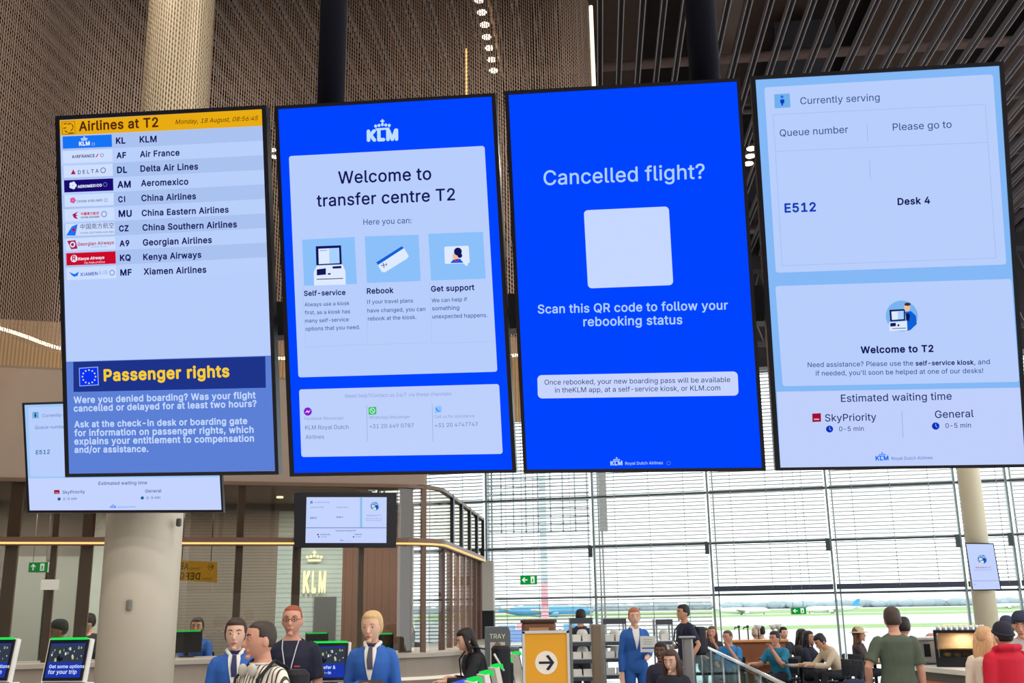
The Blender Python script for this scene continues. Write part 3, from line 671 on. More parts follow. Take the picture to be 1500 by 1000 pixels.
def tile2(b):
    s.quad(b, [(463, 745), (735, 737), (746, 970), (474, 980)], TL_, 2)
    s.quad(b, [(522, 876), (650, 795), (662, 804), (530, 890)], em((16, 96, 220)), 4); s.quad(b, [(530, 890), (662, 804), (686, 845), (676, 858), (566, 926), (550, 925)], WHITE, 3)
    for q in ((545, 893, 575, 888), (556, 878, 562, 905), (572, 880, 575, 892)): s.line(b, *q, SLATE, .0022, 5)
part('ticket_picture', scr, tile2)
def tile3(b):
    s.quad(b, [(784, 732), (1060, 722), (1074, 958), (798, 968)], TL_, 2); s.card(b, (865, 797), (988, 792), (994, 880), (868, 884), WHITE, .004, 3); s.quad(b, [(955, 878), (984, 878), (982, 897)], WHITE, 3)
    s.quad(b, [(895, 880), (912, 860), (945, 858), (962, 878)], em((16, 96, 220)), 4); s.disc(b, 922, 846, 15, em((240, 190, 170)), 5, 20); s.disc(b, 934, 822, 20, NAVY, 6); s.disc(b, 944, 842, 12, NAVY, 6); s.quad(b, [(915, 862), (938, 858), (928, 872)], RED, 6)
part('support_picture', scr, tile3)
s.z(*D_)
def f(b):
    for st, a, c, d, e in (('Self-service', 147, 107, 343, 102), ('Rebook', 444, 97, 570, 93), ('Get support', 747, 87, 952, 79)): s.text(b, st, a, c, d, e, NAVY, .025)
part('heading_text', scr, f)
def f(b):
    for st, a, c, d, e in (('Always use a kiosk', 150, 157, 362, 150), ('first, as a kiosk has', 151, 195, 365, 189), ('many self-service', 152, 234, 358, 227), ('options that you need.', 154, 272, 412, 263), ('If your travel plans', 446, 145, 662, 138),
        ('have changed, you can', 447, 186, 720, 178), ('rebook at the kiosk.', 449, 224, 678, 216), ('We can help if', 750, 138, 917, 132), ('something', 752, 176, 880, 172), ('unexpected happens.', 753, 214, 1013, 207)): s.text(b, st, a, c, d, e, SLATE, .006)
    for q in ((140, 60, 153, 350), (153, 350, 433, 336), (436, 50, 448, 338), (448, 338, 733, 328), (740, 40, 750, 330), (750, 330, 1040, 324)): s.line(b, *q, em((168, 192, 240)), .001, 2)
part('body_text', scr, f)
part('contact_card', scr, lambda b: s.card(b, (123, 549), (1068, 523), (1085, 853), (134, 868), em((190, 208, 252))))
def f(b):
    for st, a, c, d, e in (('Need help?Contact us 24/7 via these channels:', 342, 588, 845, 577), ('Facebook Messenger', 150, 693, 335, 690), ('WhatsApp Messenger', 455, 688, 648, 684), ('Call us for assistance', 763, 684, 952, 680)): s.text(b, st, a, c, d, e, em((136, 158, 210)), .0)
    for st, a, c, d, e in (('KLM Royal Dutch', 153, 738, 358, 735), ('Airlines', 155, 783, 242, 781), ('+31 20 649 0787', 457, 732, 665, 727), ('+31 20 4747747', 766, 727, 968, 721)): s.text(b, st, a, c, d, e, em((92, 118, 184)), .0)
    for q in ((443, 622, 446, 796), (752, 615, 756, 796)): s.line(b, *q, GREY, .0008, 3)
part('contact_text', scr, f)
def f(b): s.disc(b, 165, 653, 19, em((110, 30, 220))); s.disc(b, 165, 653, 13, em((170, 20, 190)), 5); s.quad(b, [(152, 660), (163, 647), (168, 653), (180, 644), (168, 660), (163, 654)], WHITE, 6)
part('chat_icon', scr, f)
def f(b): s.card(b, (451, 633), (488, 630), (489, 666), (452, 669), em((50, 196, 90)), .003, 3); s.ring(b, 470, 649, 13, WHITE, 5, .22); s.line(b, 464, 643, 476, 656, WHITE, .002, 5)
part('chat_icon', scr, f)
def f(b): s.card(b, (764, 629), (796, 626), (797, 657), (765, 660), em((140, 196, 250)), .003, 3); s.line(b, 771, 637, 780, 652, SKY, .003, 5); s.line(b, 780, 652, 790, 650, SKY, .002, 5)
part('phone_icon', scr, f)
# ---- board 3: cancelled flight (the code on its card is left out)
t3, s, CEN3 = display('hanging portrait blue screen asking Cancelled flight?', (-.0053, 2.8477, 1.5005, .1285, .2182, -.0012),
    [(739, 133.6), (1083.6, 114.4), (1122, 689.7), (767.2, 692.8)], [(745, 139), (1079, 119.5), (1115.8, 684.5), (772, 687.5)], 'row of four hanging portrait screens')
E_, F_ = (730, 100, 3.125), (730, 400, 3.227)
scr = part('screen_panel', t3, lambda b: s.z(0, 0, 1).quad(b, [(744.5, 138.5), (1079.5, 119), (1116.3, 685), (771.5, 688)], BLUE, -1))
s.z(*E_); part('title_text', scr, lambda b: s.text(b, 'Cancelled flight?', 208, 535, 945, 504, LTXT, .008))
s.z(0, 0, 1); part('blank_card', scr, lambda b: s.card(b, px(E_, 391, 650), px(E_, 780, 632), px(F_, 827, 56), px(F_, 424, 72), em((198, 216, 255)), .012))
s.z(*F_)
def f(b): s.text(b, 'Scan this QR code to follow your', 187, 190, 1085, 171, LTXT, .014); s.text(b, 'rebooking status', 402, 250, 870, 240, LTXT, .014)
part('heading_text', scr, f)
part('note_card', scr, lambda b: s.card(b, (184, 482), (1131, 464), (1136, 578), (187, 592), em((200, 214, 255)), .013))
def f(b): s.text(b, 'Once rebooked, your new boarding pass will be available', 219, 527, 1096, 514, NAVY, .002); s.text(b, 'in theKLM app, at a self-service kiosk, or KLM.com', 268, 564, 1049, 553, NAVY, .002)
part('note_text', scr, f)
def f(b): s.text(b, 'KLM', 530, 907, 587, 905, LTXT, .05); s.crown(b, 544, 890, 574, 889, LTXT); s.text(b, 'Royal Dutch Airlines', 600, 905, 778, 902, LTXT, .008); s.ring(b, 805, 897, 10, GREY)
part('airline_logo', scr, f)
# ---- board 4: currently serving
t4, s, CEN4 = display('hanging portrait screen headed Currently serving, showing queue number E512', (.7192, 2.7565, 1.4895, .1267, .2038, -.0039),
    [(1099.6, 112), (1470, 90.2), (1508.5, 684), (1135.7, 689.2)], [(1106.5, 117), (1463.5, 96.5), (1501.5, 679.5), (1143, 684.5)], 'row of four hanging portrait screens')
G_, H_ = (1090, 80, 3.124), (1100, 390, 3.225)
scr = part('screen_panel', t4, lambda b: s.z(0, 0, 1).quad(b, [(1106, 116.5), (1464, 96), (1502, 680), (1142.5, 685)], LB, -1))
s.z(*G_)
part('queue_card', scr, lambda b: s.card(b, (92, 150), (1138, 90), (1200, 960), (145, 998), WH, .008))
def f(b): s.quad(b, [(137, 182), (208, 178), (212, 241), (140, 246)], em((112, 176, 236)), 2); s.disc(b, 173, 194, 7, SKY, 4); s.quad(b, [(165, 206), (183, 205), (184, 222), (178, 224), (177, 234), (171, 234), (170, 224), (165, 222)], em((10, 60, 200)), 4)
part('person_icon', scr, f)
def f(b):
    for st, a, c, d, e in (('Currently serving', 257, 228, 620, 211), ('Queue number', 163, 375, 476, 358), ('Please go to', 680, 348, 949, 335)): s.text(b, st, a, c, d, e, SLATE, .004)
    s.text(b, 'E512', 185, 722, 329, 716, em((14, 60, 180)), .026); s.text(b, 'Desk 4', 702, 688, 851, 681, NAVY, .026)
    for q in ((133, 275, 1103, 228), (1103, 228, 1152, 930), (1152, 930, 174, 966), (174, 966, 133, 275), (142, 443, 1115, 401)): s.line(b, *q, em((156, 182, 234)), .0011, 2)
    for q in ((562, 312, 566, 400), (573, 480, 578, 568)): s.line(b, *q, em((140, 166, 222)), .001, 2)
part('queue_text', scr, f)
s.z(*H_)
part('welcome_card', scr, lambda b: s.card(b, (115, 93), (1230, 59), (1268, 545), (150, 566), WH, .008))
def man_at_kiosk(s, b, x, y, r):
    s.disc(b, x, y, r, em((122, 180, 240)), 2); q = r/75; P = lambda dx, dy: (x+dx*q, y+dy*q)
    s.quad(b, [P(-58, -28), P(14, -32), P(16, 22), P(-54, 26)], NAVY, 4); s.quad(b, [P(-49, -20), P(8, -24), P(9, 15), P(-46, 19)], WHITE, 5); s.quad(b, [P(-20, -22), P(8, -24), P(9, 15), P(-18, 17)], LTXT, 6)
    s.quad(b, [P(-60, 30), P(24, 24), P(28, 66), P(-56, 70)], WHITE, 3); s.quad(b, [P(-54, 34), P(-28, 32), P(-28, 48), P(-54, 50)], NAVY, 5); s.disc(b, *P(-16, 44), 5*q, NAVY, 5); s.quad(b, [P(-46, 58), P(20, 55), P(20, 58), P(-46, 61)], NAVY, 5)
    s.quad(b, [P(14, -18), P(44, -22), P(66, 0), P(70, 38), P(40, 66), P(26, 70), P(24, 24)], em((14, 96, 214)), 4); s.quad(b, [P(18, -8), P(30, -14), P(38, -4), P(34, 24), P(20, 20)], NAVY, 5)
    s.disc(b, *P(24, -38), 14*q, em((236, 190, 160)), 5, 18*q); s.disc(b, *P(26, -54), 15*q, em((70, 50, 40)), 6, 8*q)
part('kiosk_picture', scr, lambda b: man_at_kiosk(s, b, 712, 234, 76))
def f(b):
    s.text(b, 'Welcome to T2', 518, 410, 862, 403, NAVY, .03); s.text(b, 'Need assistance? Please use the', 268, 476, 766, 468, SLATE, .006)
    s.text(b, 'self-service kiosk', 777, 468, 1052, 463, NAVY, .024); s.text(b, ', and', 1054, 464, 1128, 461, SLATE, .006); s.text(b, "if needed, you'll soon be helped at one of our desks!", 306, 516, 1096, 503, SLATE, .006)
part('welcome_text', scr, f)
part('waiting_panel', scr, lambda b: s.quad(b, [(122, 592), (1288, 572), (1297, 936), (140, 950)], em((192, 208, 252))))
def waiting(s, scr, E, T, D1, G, D2, red, c1, c2, klm, rd, ln=None, z=1.0):
    def f(b):
        for st, q in (('Estimated waiting time', E), ('SkyPriority', T), ('General', G)): s.text(b, st, *q, SLATE if z < 1 else em((30, 48, 110)), .008)
        for q in (D1, D2): s.text(b, '0-5 min', *q, SLATE, .006)
        if ln: s.line(b, *ln, GREY, .0008, 3)
    part('waiting_text', scr, f)
    def f(b): s.quad(b, red, em((160, 16, 52)), 3); a, c, d, e = red; s.quad(b, [(a[0]*.8+c[0]*.2, a[1]*.4+e[1]*.6), (a[0]*.2+c[0]*.8, a[1]*.4+e[1]*.6), (a[0]*.2+c[0]*.8, a[1]*.25+e[1]*.75), (a[0]*.8+c[0]*.2, a[1]*.25+e[1]*.75)], em((226, 170, 200)), 4)
    part('priority_badge', scr, f)
    for c in (c1, c2):
        def f(b):
            s.disc(b, *c, em((10, 50, 190)) if z == 1 else em((30, 96, 160)), 3)
            if z == 1: s.line(b, c[0], c[1]-c[2]*.6, c[0], c[1], WHITE, .001, 4); s.line(b, c[0], c[1], c[0]+c[2]*.4, c[1]+c[2]*.3, WHITE, .001, 4)
        part('clock_icon', scr, f)
    def f(b): s.text(b, 'KLM', *klm, SKY, .04); W = klm[2]-klm[0]; s.crown(b, klm[0]+W*.25, klm[1]-W*.28, klm[0]+W*.75, klm[1]-W*.3, SKY); s.text(b, 'Royal Dutch Airlines', *rd, em((70, 120, 200)), .004)
    part('airline_logo', scr, f)
waiting(s, scr, (425, 640, 948, 629), (350, 732, 592, 727), (416, 778, 533, 776), (869, 716, 1052, 711), (918, 763, 1039, 760), [(289, 695), (330, 693), (331, 733), (290, 735)], (371, 768, 17), (872, 754, 18), (588, 916, 650, 914), (664, 914, 858, 910), (712, 683, 718, 806))
# ---- poles and cross beam carrying the row
PL = mat((14, 15, 30), .6, spec=.15)
def pole(label, px_, py_, Y, r):
    c = at(px_, py_, Y); t = thing('hanging_pole', label, 'pole', (c.x, c.y, 2.95)); b = MB()
    b.lathe((0, 0, 0), [(r, -.25), (r, 9.4)], PL, 20); b.build('tube', t)
    b = MB(); b.lathe((0, 0, 0), [(.16, 9.35), (.16, 9.4)], PL, 20); b.build('ceiling_flange', t); return c
pc1 = pole('dark round pole holding up the screen row above the welcome screen', 487, 70, 3.22, .047)
pc2 = pole('dark round pole holding up the screen row above the cancelled flight screen', 1029, 60, 3.06, .05)
t = thing('mounting_beam', 'dark horizontal beam behind the four portrait screens', 'beam', (0, 3.1, 2.7)); b = MB()
n0 = CEN1-Vector((0, 0, 0)); d = (CEN4-CEN1).normalized(); back = Vector((.12, .99, 0))
A0, A1 = CEN1+back*.33-d*.1, CEN4+back*.33+d*.1
b.prism([A0+Vector((0, 0, -.06)), A1+Vector((0, 0, -.06)), A1+Vector((0, 0, .06)), A0+Vector((0, 0, .06))], back*.07, DARK); b.build('rail', t, True)
for c in (CEN1, CEN2, CEN3, CEN4):
    b = MB(); q = c+back*.23; b.box(q, (.24, .2, .2), DARK, -.125); b.build('screen_bracket', t, True)
# ---- landscape board on the white column
pl = at(181, 667, 9.6)
def flat(px_, py_, Y, yaw=0): return (at(px_, py_, Y), Vector((-math.sin(yaw), -math.cos(yaw), 0)), Vector((0, 0, 1)))
t5, s, CEN5 = display('wide landscape queue screen on the white column, partly behind the airlines screen', flat(181, 667, 9.75, -.04), [(32.5, 589.9), (319, 581), (327.5, 750), (40.5, 750.7)], [(36, 593), (316, 584.5), (324.5, 746.5), (43.5, 747.3)], thick=.07)
scr = part('screen_panel', t5, lambda b: s.z(0, 0, 1).quad(b, [(35.5, 592.5), (316.3, 584), (325, 747), (43, 747.8)], em((196, 212, 254)), -1))
s.z(*B_)
part('queue_card', scr, lambda b: (s.quad(b, [(60, 346), (1110, 315), (1130, 745), (78, 752)], em((158, 200, 246)), 1), s.card(b, (80, 362), (760, 342), (770, 738), (92, 742), WH, .02, 3), s.card(b, (800, 341), (1105, 330), (1118, 730), (812, 736), WH, .02, 3)))
def f(b):
    s.quad(b, [(103, 388), (137, 386), (139, 421), (104, 423)], em((110, 176, 226)), 4); s.disc(b, 120, 395, 4, NAVY, 6); s.quad(b, [(115, 401), (125, 401), (123, 416), (117, 416)], NAVY, 6)
part('person_icon', scr, f)
def f(b):
    s.text(b, 'Currently serving', 157, 416, 352, 409, GREY, .004, k=6); s.text(b, 'Queue number', 117, 481, 288, 476, GREY, .004, k=6); s.text(b, 'E512', 122, 620, 199, 616, em((40, 110, 150)), .016, k=6); s.text(b, 'Please go to', 440, 470, 590, 466, GREY, .004, k=6); s.text(b, 'Desk 4', 440, 610, 530, 607, NAVY, .016, k=6); s.text(b, 'Welcome to T2', 850, 560, 1070, 555, NAVY, .016, k=6)
part('queue_text', scr, f)
waiting(s, scr, (466, 788, 733, 784), (268, 837, 392, 833), (272, 872, 347, 869), (722, 830, 812, 828), (730, 866, 805, 863), [(222, 816), (252, 815), (253, 836), (223, 837)], (250, 865, 9), (707, 859, 9), (530, 914, 562, 913), (570, 914, 668, 911), None, .5)
b = MB(); cb = at(206, 667, 10.3); b.box((cb.x, 9.98, cb.z), (.5, .25, .3), DARK); b.build('wall_bracket', t5, True)
# ---- screen in the glass front and screen on the far column
I_ = (400, 690, 4.6875)
def small_board(label, ps, zm, outer, inner):
    t, s, c = display(label, ps, outer, inner, thick=.06); s.z(0, 0, 1)
    scr = part('screen_panel', t, lambda b: s.quad(b, inner, em((196, 212, 254)), -1)); return t, s, scr
z_ = lambda x, y: (400+x/4.6875, 690+y/4.6875)
# ---- screen in the glass front and screen on the far column
up_n = Vector((e_.y, -e_.x, 0))
t6, s, scr = small_board('landscape queue screen in a black frame inside the desk room glass', (front(front_u(507), -.06)+Vector((0, 0, 3)), up_n, Vector((0, 0, 1))), None,
    [z_(150, 146), z_(850, 146), z_(845, 524), z_(145, 524)], [z_(230, 178), z_(780, 178), z_(778, 492), z_(222, 492)])
s.z(*I_)
def f(b): s.quad(b, [(597, 180), (612, 180), (612, 385), (597, 385)], em((140, 190, 236)), 2); s.quad(b, [(225, 385), (780, 385), (780, 391), (225, 391)], em((120, 150, 200)), 2)
part('divider', scr, f)
def f(b):
    for st, a, c, d, e in (('Currently serving', 285, 218, 385, 216), ('Queue number', 258, 252, 348, 250), ('Please go to', 438, 252, 515, 250), ('Welcome to T2', 643, 309, 742, 307), ('Need assistance? Please use the', 632, 328, 752, 327), ('self-service kiosk, and', 640, 342, 745, 341)): s.text(b, st, a, c, d, e, GREY, 0)
    s.text(b, 'E512', 256, 327, 299, 325, SLATE, .02); s.text(b, 'Desk 4', 436, 320, 480, 318, SLATE, .02)
    s.quad(b, [(255, 204), (272, 204), (272, 222), (255, 222)], em((90, 150, 200)), 2)
part('queue_text', scr, f)
part('kiosk_picture', scr, lambda b: man_at_kiosk(s, b, 697, 240, 30))
waiting(s, scr, (430, 413, 568, 411), (325, 439, 393, 438), (328, 454, 368, 453), (560, 438, 610, 437), (563, 454, 603, 453), [(302, 430), (315, 430), (315, 440), (302, 440)], (314, 450, 5), (552, 450, 5), (460, 479, 480, 479), (484, 479, 535, 479), None, .5)
J_ = (1350, 680, 3.127); zj = lambda x, y: (1350+x/3.127, 680+y/3.127)
nrm = (CAM-at(1439, 830, 19.5)); nrm.z = 0; nrm.normalize()
t7, s, scr = small_board('small pale portrait screen on the far cream column', (Vector((c2.x, c2.y, 2.5))+nrm*.29, nrm, Vector((0, 0, 1))), None,
    [zj(199, 359), zj(330, 360), zj(367, 576), zj(233, 578)], [zj(204, 364), zj(327, 365), zj(361, 571), zj(236, 573)])
s.z(*J_)
part('kiosk_picture', scr, lambda b: man_at_kiosk(s, b, 277, 434, 22))
def f(b):
    s.text(b, 'Welcome to T2', 247, 475, 316, 474, em((180, 60, 110)), .02); s.text(b, 'Need assistance? Please use', 240, 486, 322, 484, GREY, 0); s.line(b, 236, 534, 352, 532, GREY, .006); s.text(b, 'KLM', 238, 552, 248, 551, SKY, .02)
part('welcome_text', scr, f)
b = MB(); q = Vector((c2.x, c2.y, 2.5))+nrm*.21; b.box(q, (.06, .05, .2), DARK); b.build('wall_bracket', t7, True)
# ================================================================== ceiling downlights, glowing amber glint, track
EMD = em((255, 232, 200), 9)
GRP = 'row of ceiling downlights seen through the chain curtain'
names = ['first', 'second', 'third', 'fourth', 'fifth', 'sixth', 'seventh and lowest']
spots = [((702, 2), 'top of the picture'), ((706, 20), ''), ((710, 38), ''), ((713, 56), ''), ((717, 72), ''), ((720, 89), ''), ((723, 105), '')]
RIMM = mat((60, 52, 48), .5)
def downlight(px_, py_, label, group, r=.075, e=EMD):
    p = atz(px_, py_, CEILZ-.02); t = thing('ceiling_downlight', label, 'lamp', p, 0, group)
    b = MB(); b.lathe((0, 0, 0), [(r*.96, .012), (r*.96, .03)], e, 16); b.build('lens', t)
    b = MB(); b.lathe((0, 0, 0), [(r*1.25, .03), (r*1.25, .14)], RIMM, 16); b.build('housing', t)
for k, ((px_, py_), _x) in enumerate(spots):
    downlight(px_, py_, 'bright ceiling downlight, %s from the top in the row above the welcome screen' % names[k], GRP)
for k, (px_, py_) in enumerate(((399, 221), (402, 231))): downlight(px_, py_, 'small ceiling downlight, %s of two between the airlines and welcome screens' % ('upper', 'lower')[k], 'pair of downlights in the gap between the first two screens', .07)
for k, (px_, py_) in enumerate(((1101, 219), (1099.5, 230), (1096.5, 241))): downlight(px_, py_, 'ceiling downlight, %s of three in the gap left of the queue number screen' % ('top', 'middle', 'lowest')[k], 'three downlights in the gap left of the queue number screen', .1)
a_, c_ = at(683, 72, 14.6), at(685, 139, 14.6); b = MB(); b.tube([(a_.x, a_.y, a_.z), (a_.x, a_.y, c_.z-2)], .022, em((240, 186, 110), 1.6), 8); b.tube([(a_.x, a_.y, a_.z), (a_.x, a_.y, CEILZ)], .006, RIMM, 6)
b.build('amber_glint', label='thin amber vertical glint drawn as a glowing tube left of the downlight row', cat='light')  # reflected glint built as a glowing tube
a_, c_ = atz(714, -10, CEILZ-.03), atz(737, 112, CEILZ-.03); b = MB(); b.tube([a_, c_], .022, mat((226, 180, 140), .35, .4), 8); b.build('light_track', label='slim coppery track running beside the row of downlights', cat='track')
# ================================================================== signs
GRN, GW = em((20, 150, 60), .9), em((235, 255, 235), 1.0)
def exit_sign(label, px0, px1, py0, py1, Y, to_z, arrow='left', group='green emergency exit signs'):
    c = at((px0+px1)/2, (py0+py1)/2, Y); W = (at(px1, py0, Y)-at(px0, py0, Y)).length; H = (at(px0, py0, Y)-at(px0, py1, Y)).length
    t = thing('exit_sign', label, 'sign', (c.x, c.y, c.z-H/2), 0, group); n = Vector((0, -1, 0))
    b = MB(); b.box((0, .03, H/2), (W, .06, H), mat((200, 206, 200), .5)); b.build('box', t)
    b = MB(); b.box((0, -.004, H/2), (W*.97, .008, H*.94), GRN); fp_ = b.build('face_plate', t)
    b = MB(); y = -.012; q = H
    def P(x, z): return Vector((x*W, y, z*H))
    if arrow == 'left': b.poly([P(-.4, .5), P(-.25, .78), P(-.2, .72), P(-.28, .56), P(-.08, .56), P(-.08, .44), P(-.28, .44), P(-.2, .28), P(-.25, .22)], GW)
    else: b.poly([P(-.24, .85), P(-.38, .55), P(-.34, .5), P(-.27, .62), P(-.27, .2), P(-.21, .2), P(-.21, .62), P(-.14, .5), P(-.1, .55)], GW)
    b.build('arrow', fp_)
    b = MB(); b.poly([P(.12, .15), P(.34, .15), P(.34, .85), P(.12, .85)], GW)
    y = -.014; b.poly([P(.19, .6), P(.25, .64), P(.28, .5), P(.26, .36), P(.3, .2), P(.26, .2), P(.22, .36), P(.18, .22), P(.15, .26), P(.2, .42)], GRN); b.build('door_pictogram', fp_)
    b = MB()
    for sx in (-.35, .35): b.tube([(sx*W, .03, H), (sx*W, .03, to_z-c.z+H/2)], .006, mat((150, 150, 150), .5), 6)
    b.build('hanger', t)
exit_sign('green exit sign with left arrow before the blinds near the desk room', 762, 787, 842, 856, 22, CEILZ)
exit_sign('green exit sign with left arrow before the clear window by the tables', 1159, 1181, 889, 899.5, 24, CEILZ)
exit_sign('reflection of a green exit sign with upward arrow in the desk room glass', 42, 70, 823, 838, 13.9, ZF, 'up')  # reflected sign built as a solid box behind the glass
# reflection of a yellow gate sign in the glass, built as a mirrored panel
YS = em((178, 128, 40), .9); YB = em((96, 68, 30), .8)
c = at(287, 836, 14.6); t = thing('gate_sign_reflection', 'mirrored reflection of a yellow gates sign, right of the white column', 'sign', (c.x, c.y, c.z-.17))
s = Face((c.x, c.y-.03, c.z), (0, -1, 0), (0, 0, 1))
b = MB(); q = [s.p(x, y, 0)-t.location for x, y in ((262, 820), (317, 823), (317, 853), (262, 850))]; b.prism(q, (0, .04, 0), YS); pn = b.build('panel', t)
def f(b):
    for st, a, c_, d, e, k in (('AB', 276, 834, 262.5, 833, .03), ('Gates', 293, 834, 278, 834, .0), ('DEFG', 293, 848.5, 262, 848, .03), ('Gates', 311, 849, 296, 849, .0)): letter(b, st, s.p(a, c_, 3), s.p(d, e, 3), Vector((0, 0, 1)), YB, k, 0, .17 if k else .07)
part('lettering', pn, f)
def f(b): s.ring(b, 309, 830, 4.6, YB, 3, .16); s.line(b, 306, 830, 312, 830, YB, .012, 4); s.line(b, 312, 830, 309.5, 827.5, YB, .012, 4); s.line(b, 312, 830, 309.5, 832.5, YB, .012, 4)
part('arrow', pn, f)
b = MB()
for x in (-.2, .2): b.tube([(x, 0, .3), (x, 0, ZF-t.location.z)], .006, DARK, 6)
b.build('hanger', t)
# lit airline letters on the inner wall
n_ = Vector((e_.y, -e_.x, 0)); ow = COR+ds*2.98
s = Face(ow, n_, (0, 0, 1)); t = thing('lit_letter_sign', 'tall lit white airline letters with a crown on the inner wall', 'sign', s.p(460, 866)+Vector((0, 0, 0)))
KL = em((255, 238, 190), 2.2)
for st, x0, x1 in (('K', 443, 453.5), ('L', 456, 463), ('M', 466, 477)): part('letter', t, lambda b: letter(b, st, s.p(x0, 866), s.p(x1, 866), Vector((0, 0, 1)), KL, .05, 0, .56))
part('crown', t, lambda b: s.crown(b, 449, 822, 472, 822, KL))
# wayfinding sign
YEL2 = mat((226, 160, 40), .5); ALU = mat((214, 216, 218), .35, .3)
c = at(800, 965, 10.2); zt_ = at(800, 927, 10.2).z; W = .395; t = thing('wayfinding_sign', 'yellow standing sign with a black right arrow in a white disc', 'sign', (c.x, 10.2, 0))
b = MB(); b.box((0, 0, (zt_+.35)/2), (W, .07, zt_-.35), YEL2); b.build('panel', t)
b = MB()
for x in (-W/2-.012, W/2+.012): b.box((x, 0, (zt_+.02)/2), (.024, .09, zt_+.02), ALU)
b.box((0, 0, zt_+.01), (W+.05, .09, .022), ALU); b.box((0, 0, .02), (W+.2, .4, .04), ALU); b.build('frame', t)
zc = c.z-.03; b = MB(); b.poly([Vector((.105*math.cos(2*math.pi*k/28), -.0365, zc+.105*math.sin(2*math.pi*k/28))) for k in range(28)], mat((236, 226, 214), .5)); b.build('arrow_disc', t)
b = MB(); y = -.038
b.poly([(-.07, y, zc-.011), (-.07, y, zc+.011), (.035, y, zc+.011), (-.005, y, zc+.06), (.022, y, zc+.07), (.075, y, zc), (.022, y, zc-.07), (-.005, y, zc-.06), (.035, y, zc-.011)], mat((30, 30, 54), .5)); b.build('arrow', t)
# ================================================================== tray bin, wood cabinet, racks
GR = mat((96, 104, 108), .5)
c = at(729, 960, 14.4); zt_ = at(729, 918, 14.4).z; t = thing('tray_bin', 'grey tray return bin with TRAY lettering and a picture of stacked trays', 'bin', (c.x, 14.4, 0))
b = MB(); W = .34; b.prism([(-W/2, 0, 0), (W/2, 0, 0), (W/2, 0, zt_-.06), (W/2-.03, 0, zt_), (-W/2, 0, zt_)], (0, .5, 0), GR); b.build('body', t)
b = MB(); b.box((W/2+.06, .2, zt_-.3), (.12, .3, .05), GR); b.build('side_shelf', t)
b = MB(); letter(b, 'TRAY', (-.105, -.006, zt_-.15), (.105, -.006, zt_-.15), Vector((0, 0, 1)), mat((236, 234, 214), .6), 0, 0, .12); b.build('lettering', t)
b = MB(); b.box((0, -.004, zt_-.36), (.2, .008, .33), mat((196, 190, 180), .6)); ps = b.build('poster', t)
b = MB()
for k, (z, w_, cc) in enumerate(((zt_-.45, .15, (120, 118, 116)), (zt_-.39, .15, (140, 136, 130)), (zt_-.33, .15, (110, 108, 108)), (zt_-.27, .12, (150, 136, 122)))): b.box((0, -.011, z), (w_, .006, .045), mat(cc, .6))
b.poly([(-.05, -.014, zt_-.245), (.05, -.014, zt_-.245), (.03, -.014, zt_-.2), (-.02, -.014, zt_-.19)], mat((128, 108, 92), .6)); b.build('tray_picture', ps)
WD = mat((110, 74, 54), .5, noise=.15)
c = at(790, 950, 13.2); zt_ = at(790, 912, 13.2).z; t = thing('wooden_cabinet', 'dark wooden waste cabinet behind the yellow arrow sign', 'cabinet', (c.x, 13.2, 0))
b = MB(); b.rbox((0, .2, zt_/2), (.42, .4, zt_), WD, .04); b.build('body', t)
b = MB(); b.box((0, -.004, zt_-.08), (.24, .01, .05), mat((176, 130, 96), .5)); b.build('slot', t)
b = MB(); b.rbox((0, .2, zt_+.02), (.45, .42, .04), mat((70, 50, 42), .4), .05); b.build('top', t)
RK = mat((150, 152, 156), .4, .4); SHF = mat((70, 74, 84), .5); PAP = mat((232, 232, 226), .7)
RACKS = []
def rack(label, px0, px1, pyt, Y, side):
    a, c = at(px0, pyt, Y), at(px1, pyt, Y); W = c.x-a.x; H = a.z; t = thing('display_rack', label, 'rack', ((a.x+c.x)/2, Y, 0), 0, 'open shelf racks by the window')
    for sx in (-1, 1):
        for y in (0, .36): b = MB(); b.box((sx*(W/2-.012), y, H/2), (.025, .025, H), RK); b.build('post', t)
    b = MB(); b.box((0, 0, H-.04), (W, .03, .08), SHF); b.build('header', t)
    zs = [H-.33-.24*k for k in range(5)]
    for z in zs:
        b = MB(); b.box((0, .18, z), (W-.03, .36, .014), mat((190, 196, 200), .3)); b.build('shelf', t)
        b = MB(); b.box((0, -.006, z-.03), (W-.04, .012, .05), SHF); b.build('shelf_edge', t)
    RACKS.append((label, t, W, zs, Y)); return t
rack('open shelf rack of white leaflets directly right of the yellow arrow sign', 835, 868, 905, 15.5, 0)
rack('open shelf rack behind the brown post, left of the woman in blue', 883, 917, 906, 16.2, 0)
rack('narrow open shelf rack right of the woman in blue', 960, 985, 907, 17, 0)
for ri, (lb, t, W, zs, Y) in enumerate(RACKS):
    wh = ('first rack from the yellow sign', 'rack behind the brown post', 'narrow rack right of the woman in blue')[ri]
    for zi, z in enumerate(zs[:4]):
        for sx in ((-1, 1) if ri < 2 else (0,)):
            b = MB(); b.box((t.location.x+sx*W*.22, Y+.1, z+.007+.045), (W*.36, .14, .09), PAP); 
            b.build('leaflet_box', None, label='%swhite leaflet box, %s shelf, %s' % ({-1: 'left ', 1: 'right ', 0: ''}[sx], ('top', 'second', 'third', 'fourth')[zi], wh), cat='box', group='white boxes on the racks')
        if zi < 2:
            b = MB(); x = t.location.x+.02; b.lathe((x, Y+.24, z+.007), [(.06, 0), (.085, .03), (.08, .11), (.06, .15), (.03, .16)], mat((212, 214, 208), .6), 12)
            b.build('paper_bag', None, label='crumpled white bag, %s shelf, %s' % (('top', 'second')[zi], wh), cat='bag', group='white bags on the racks')
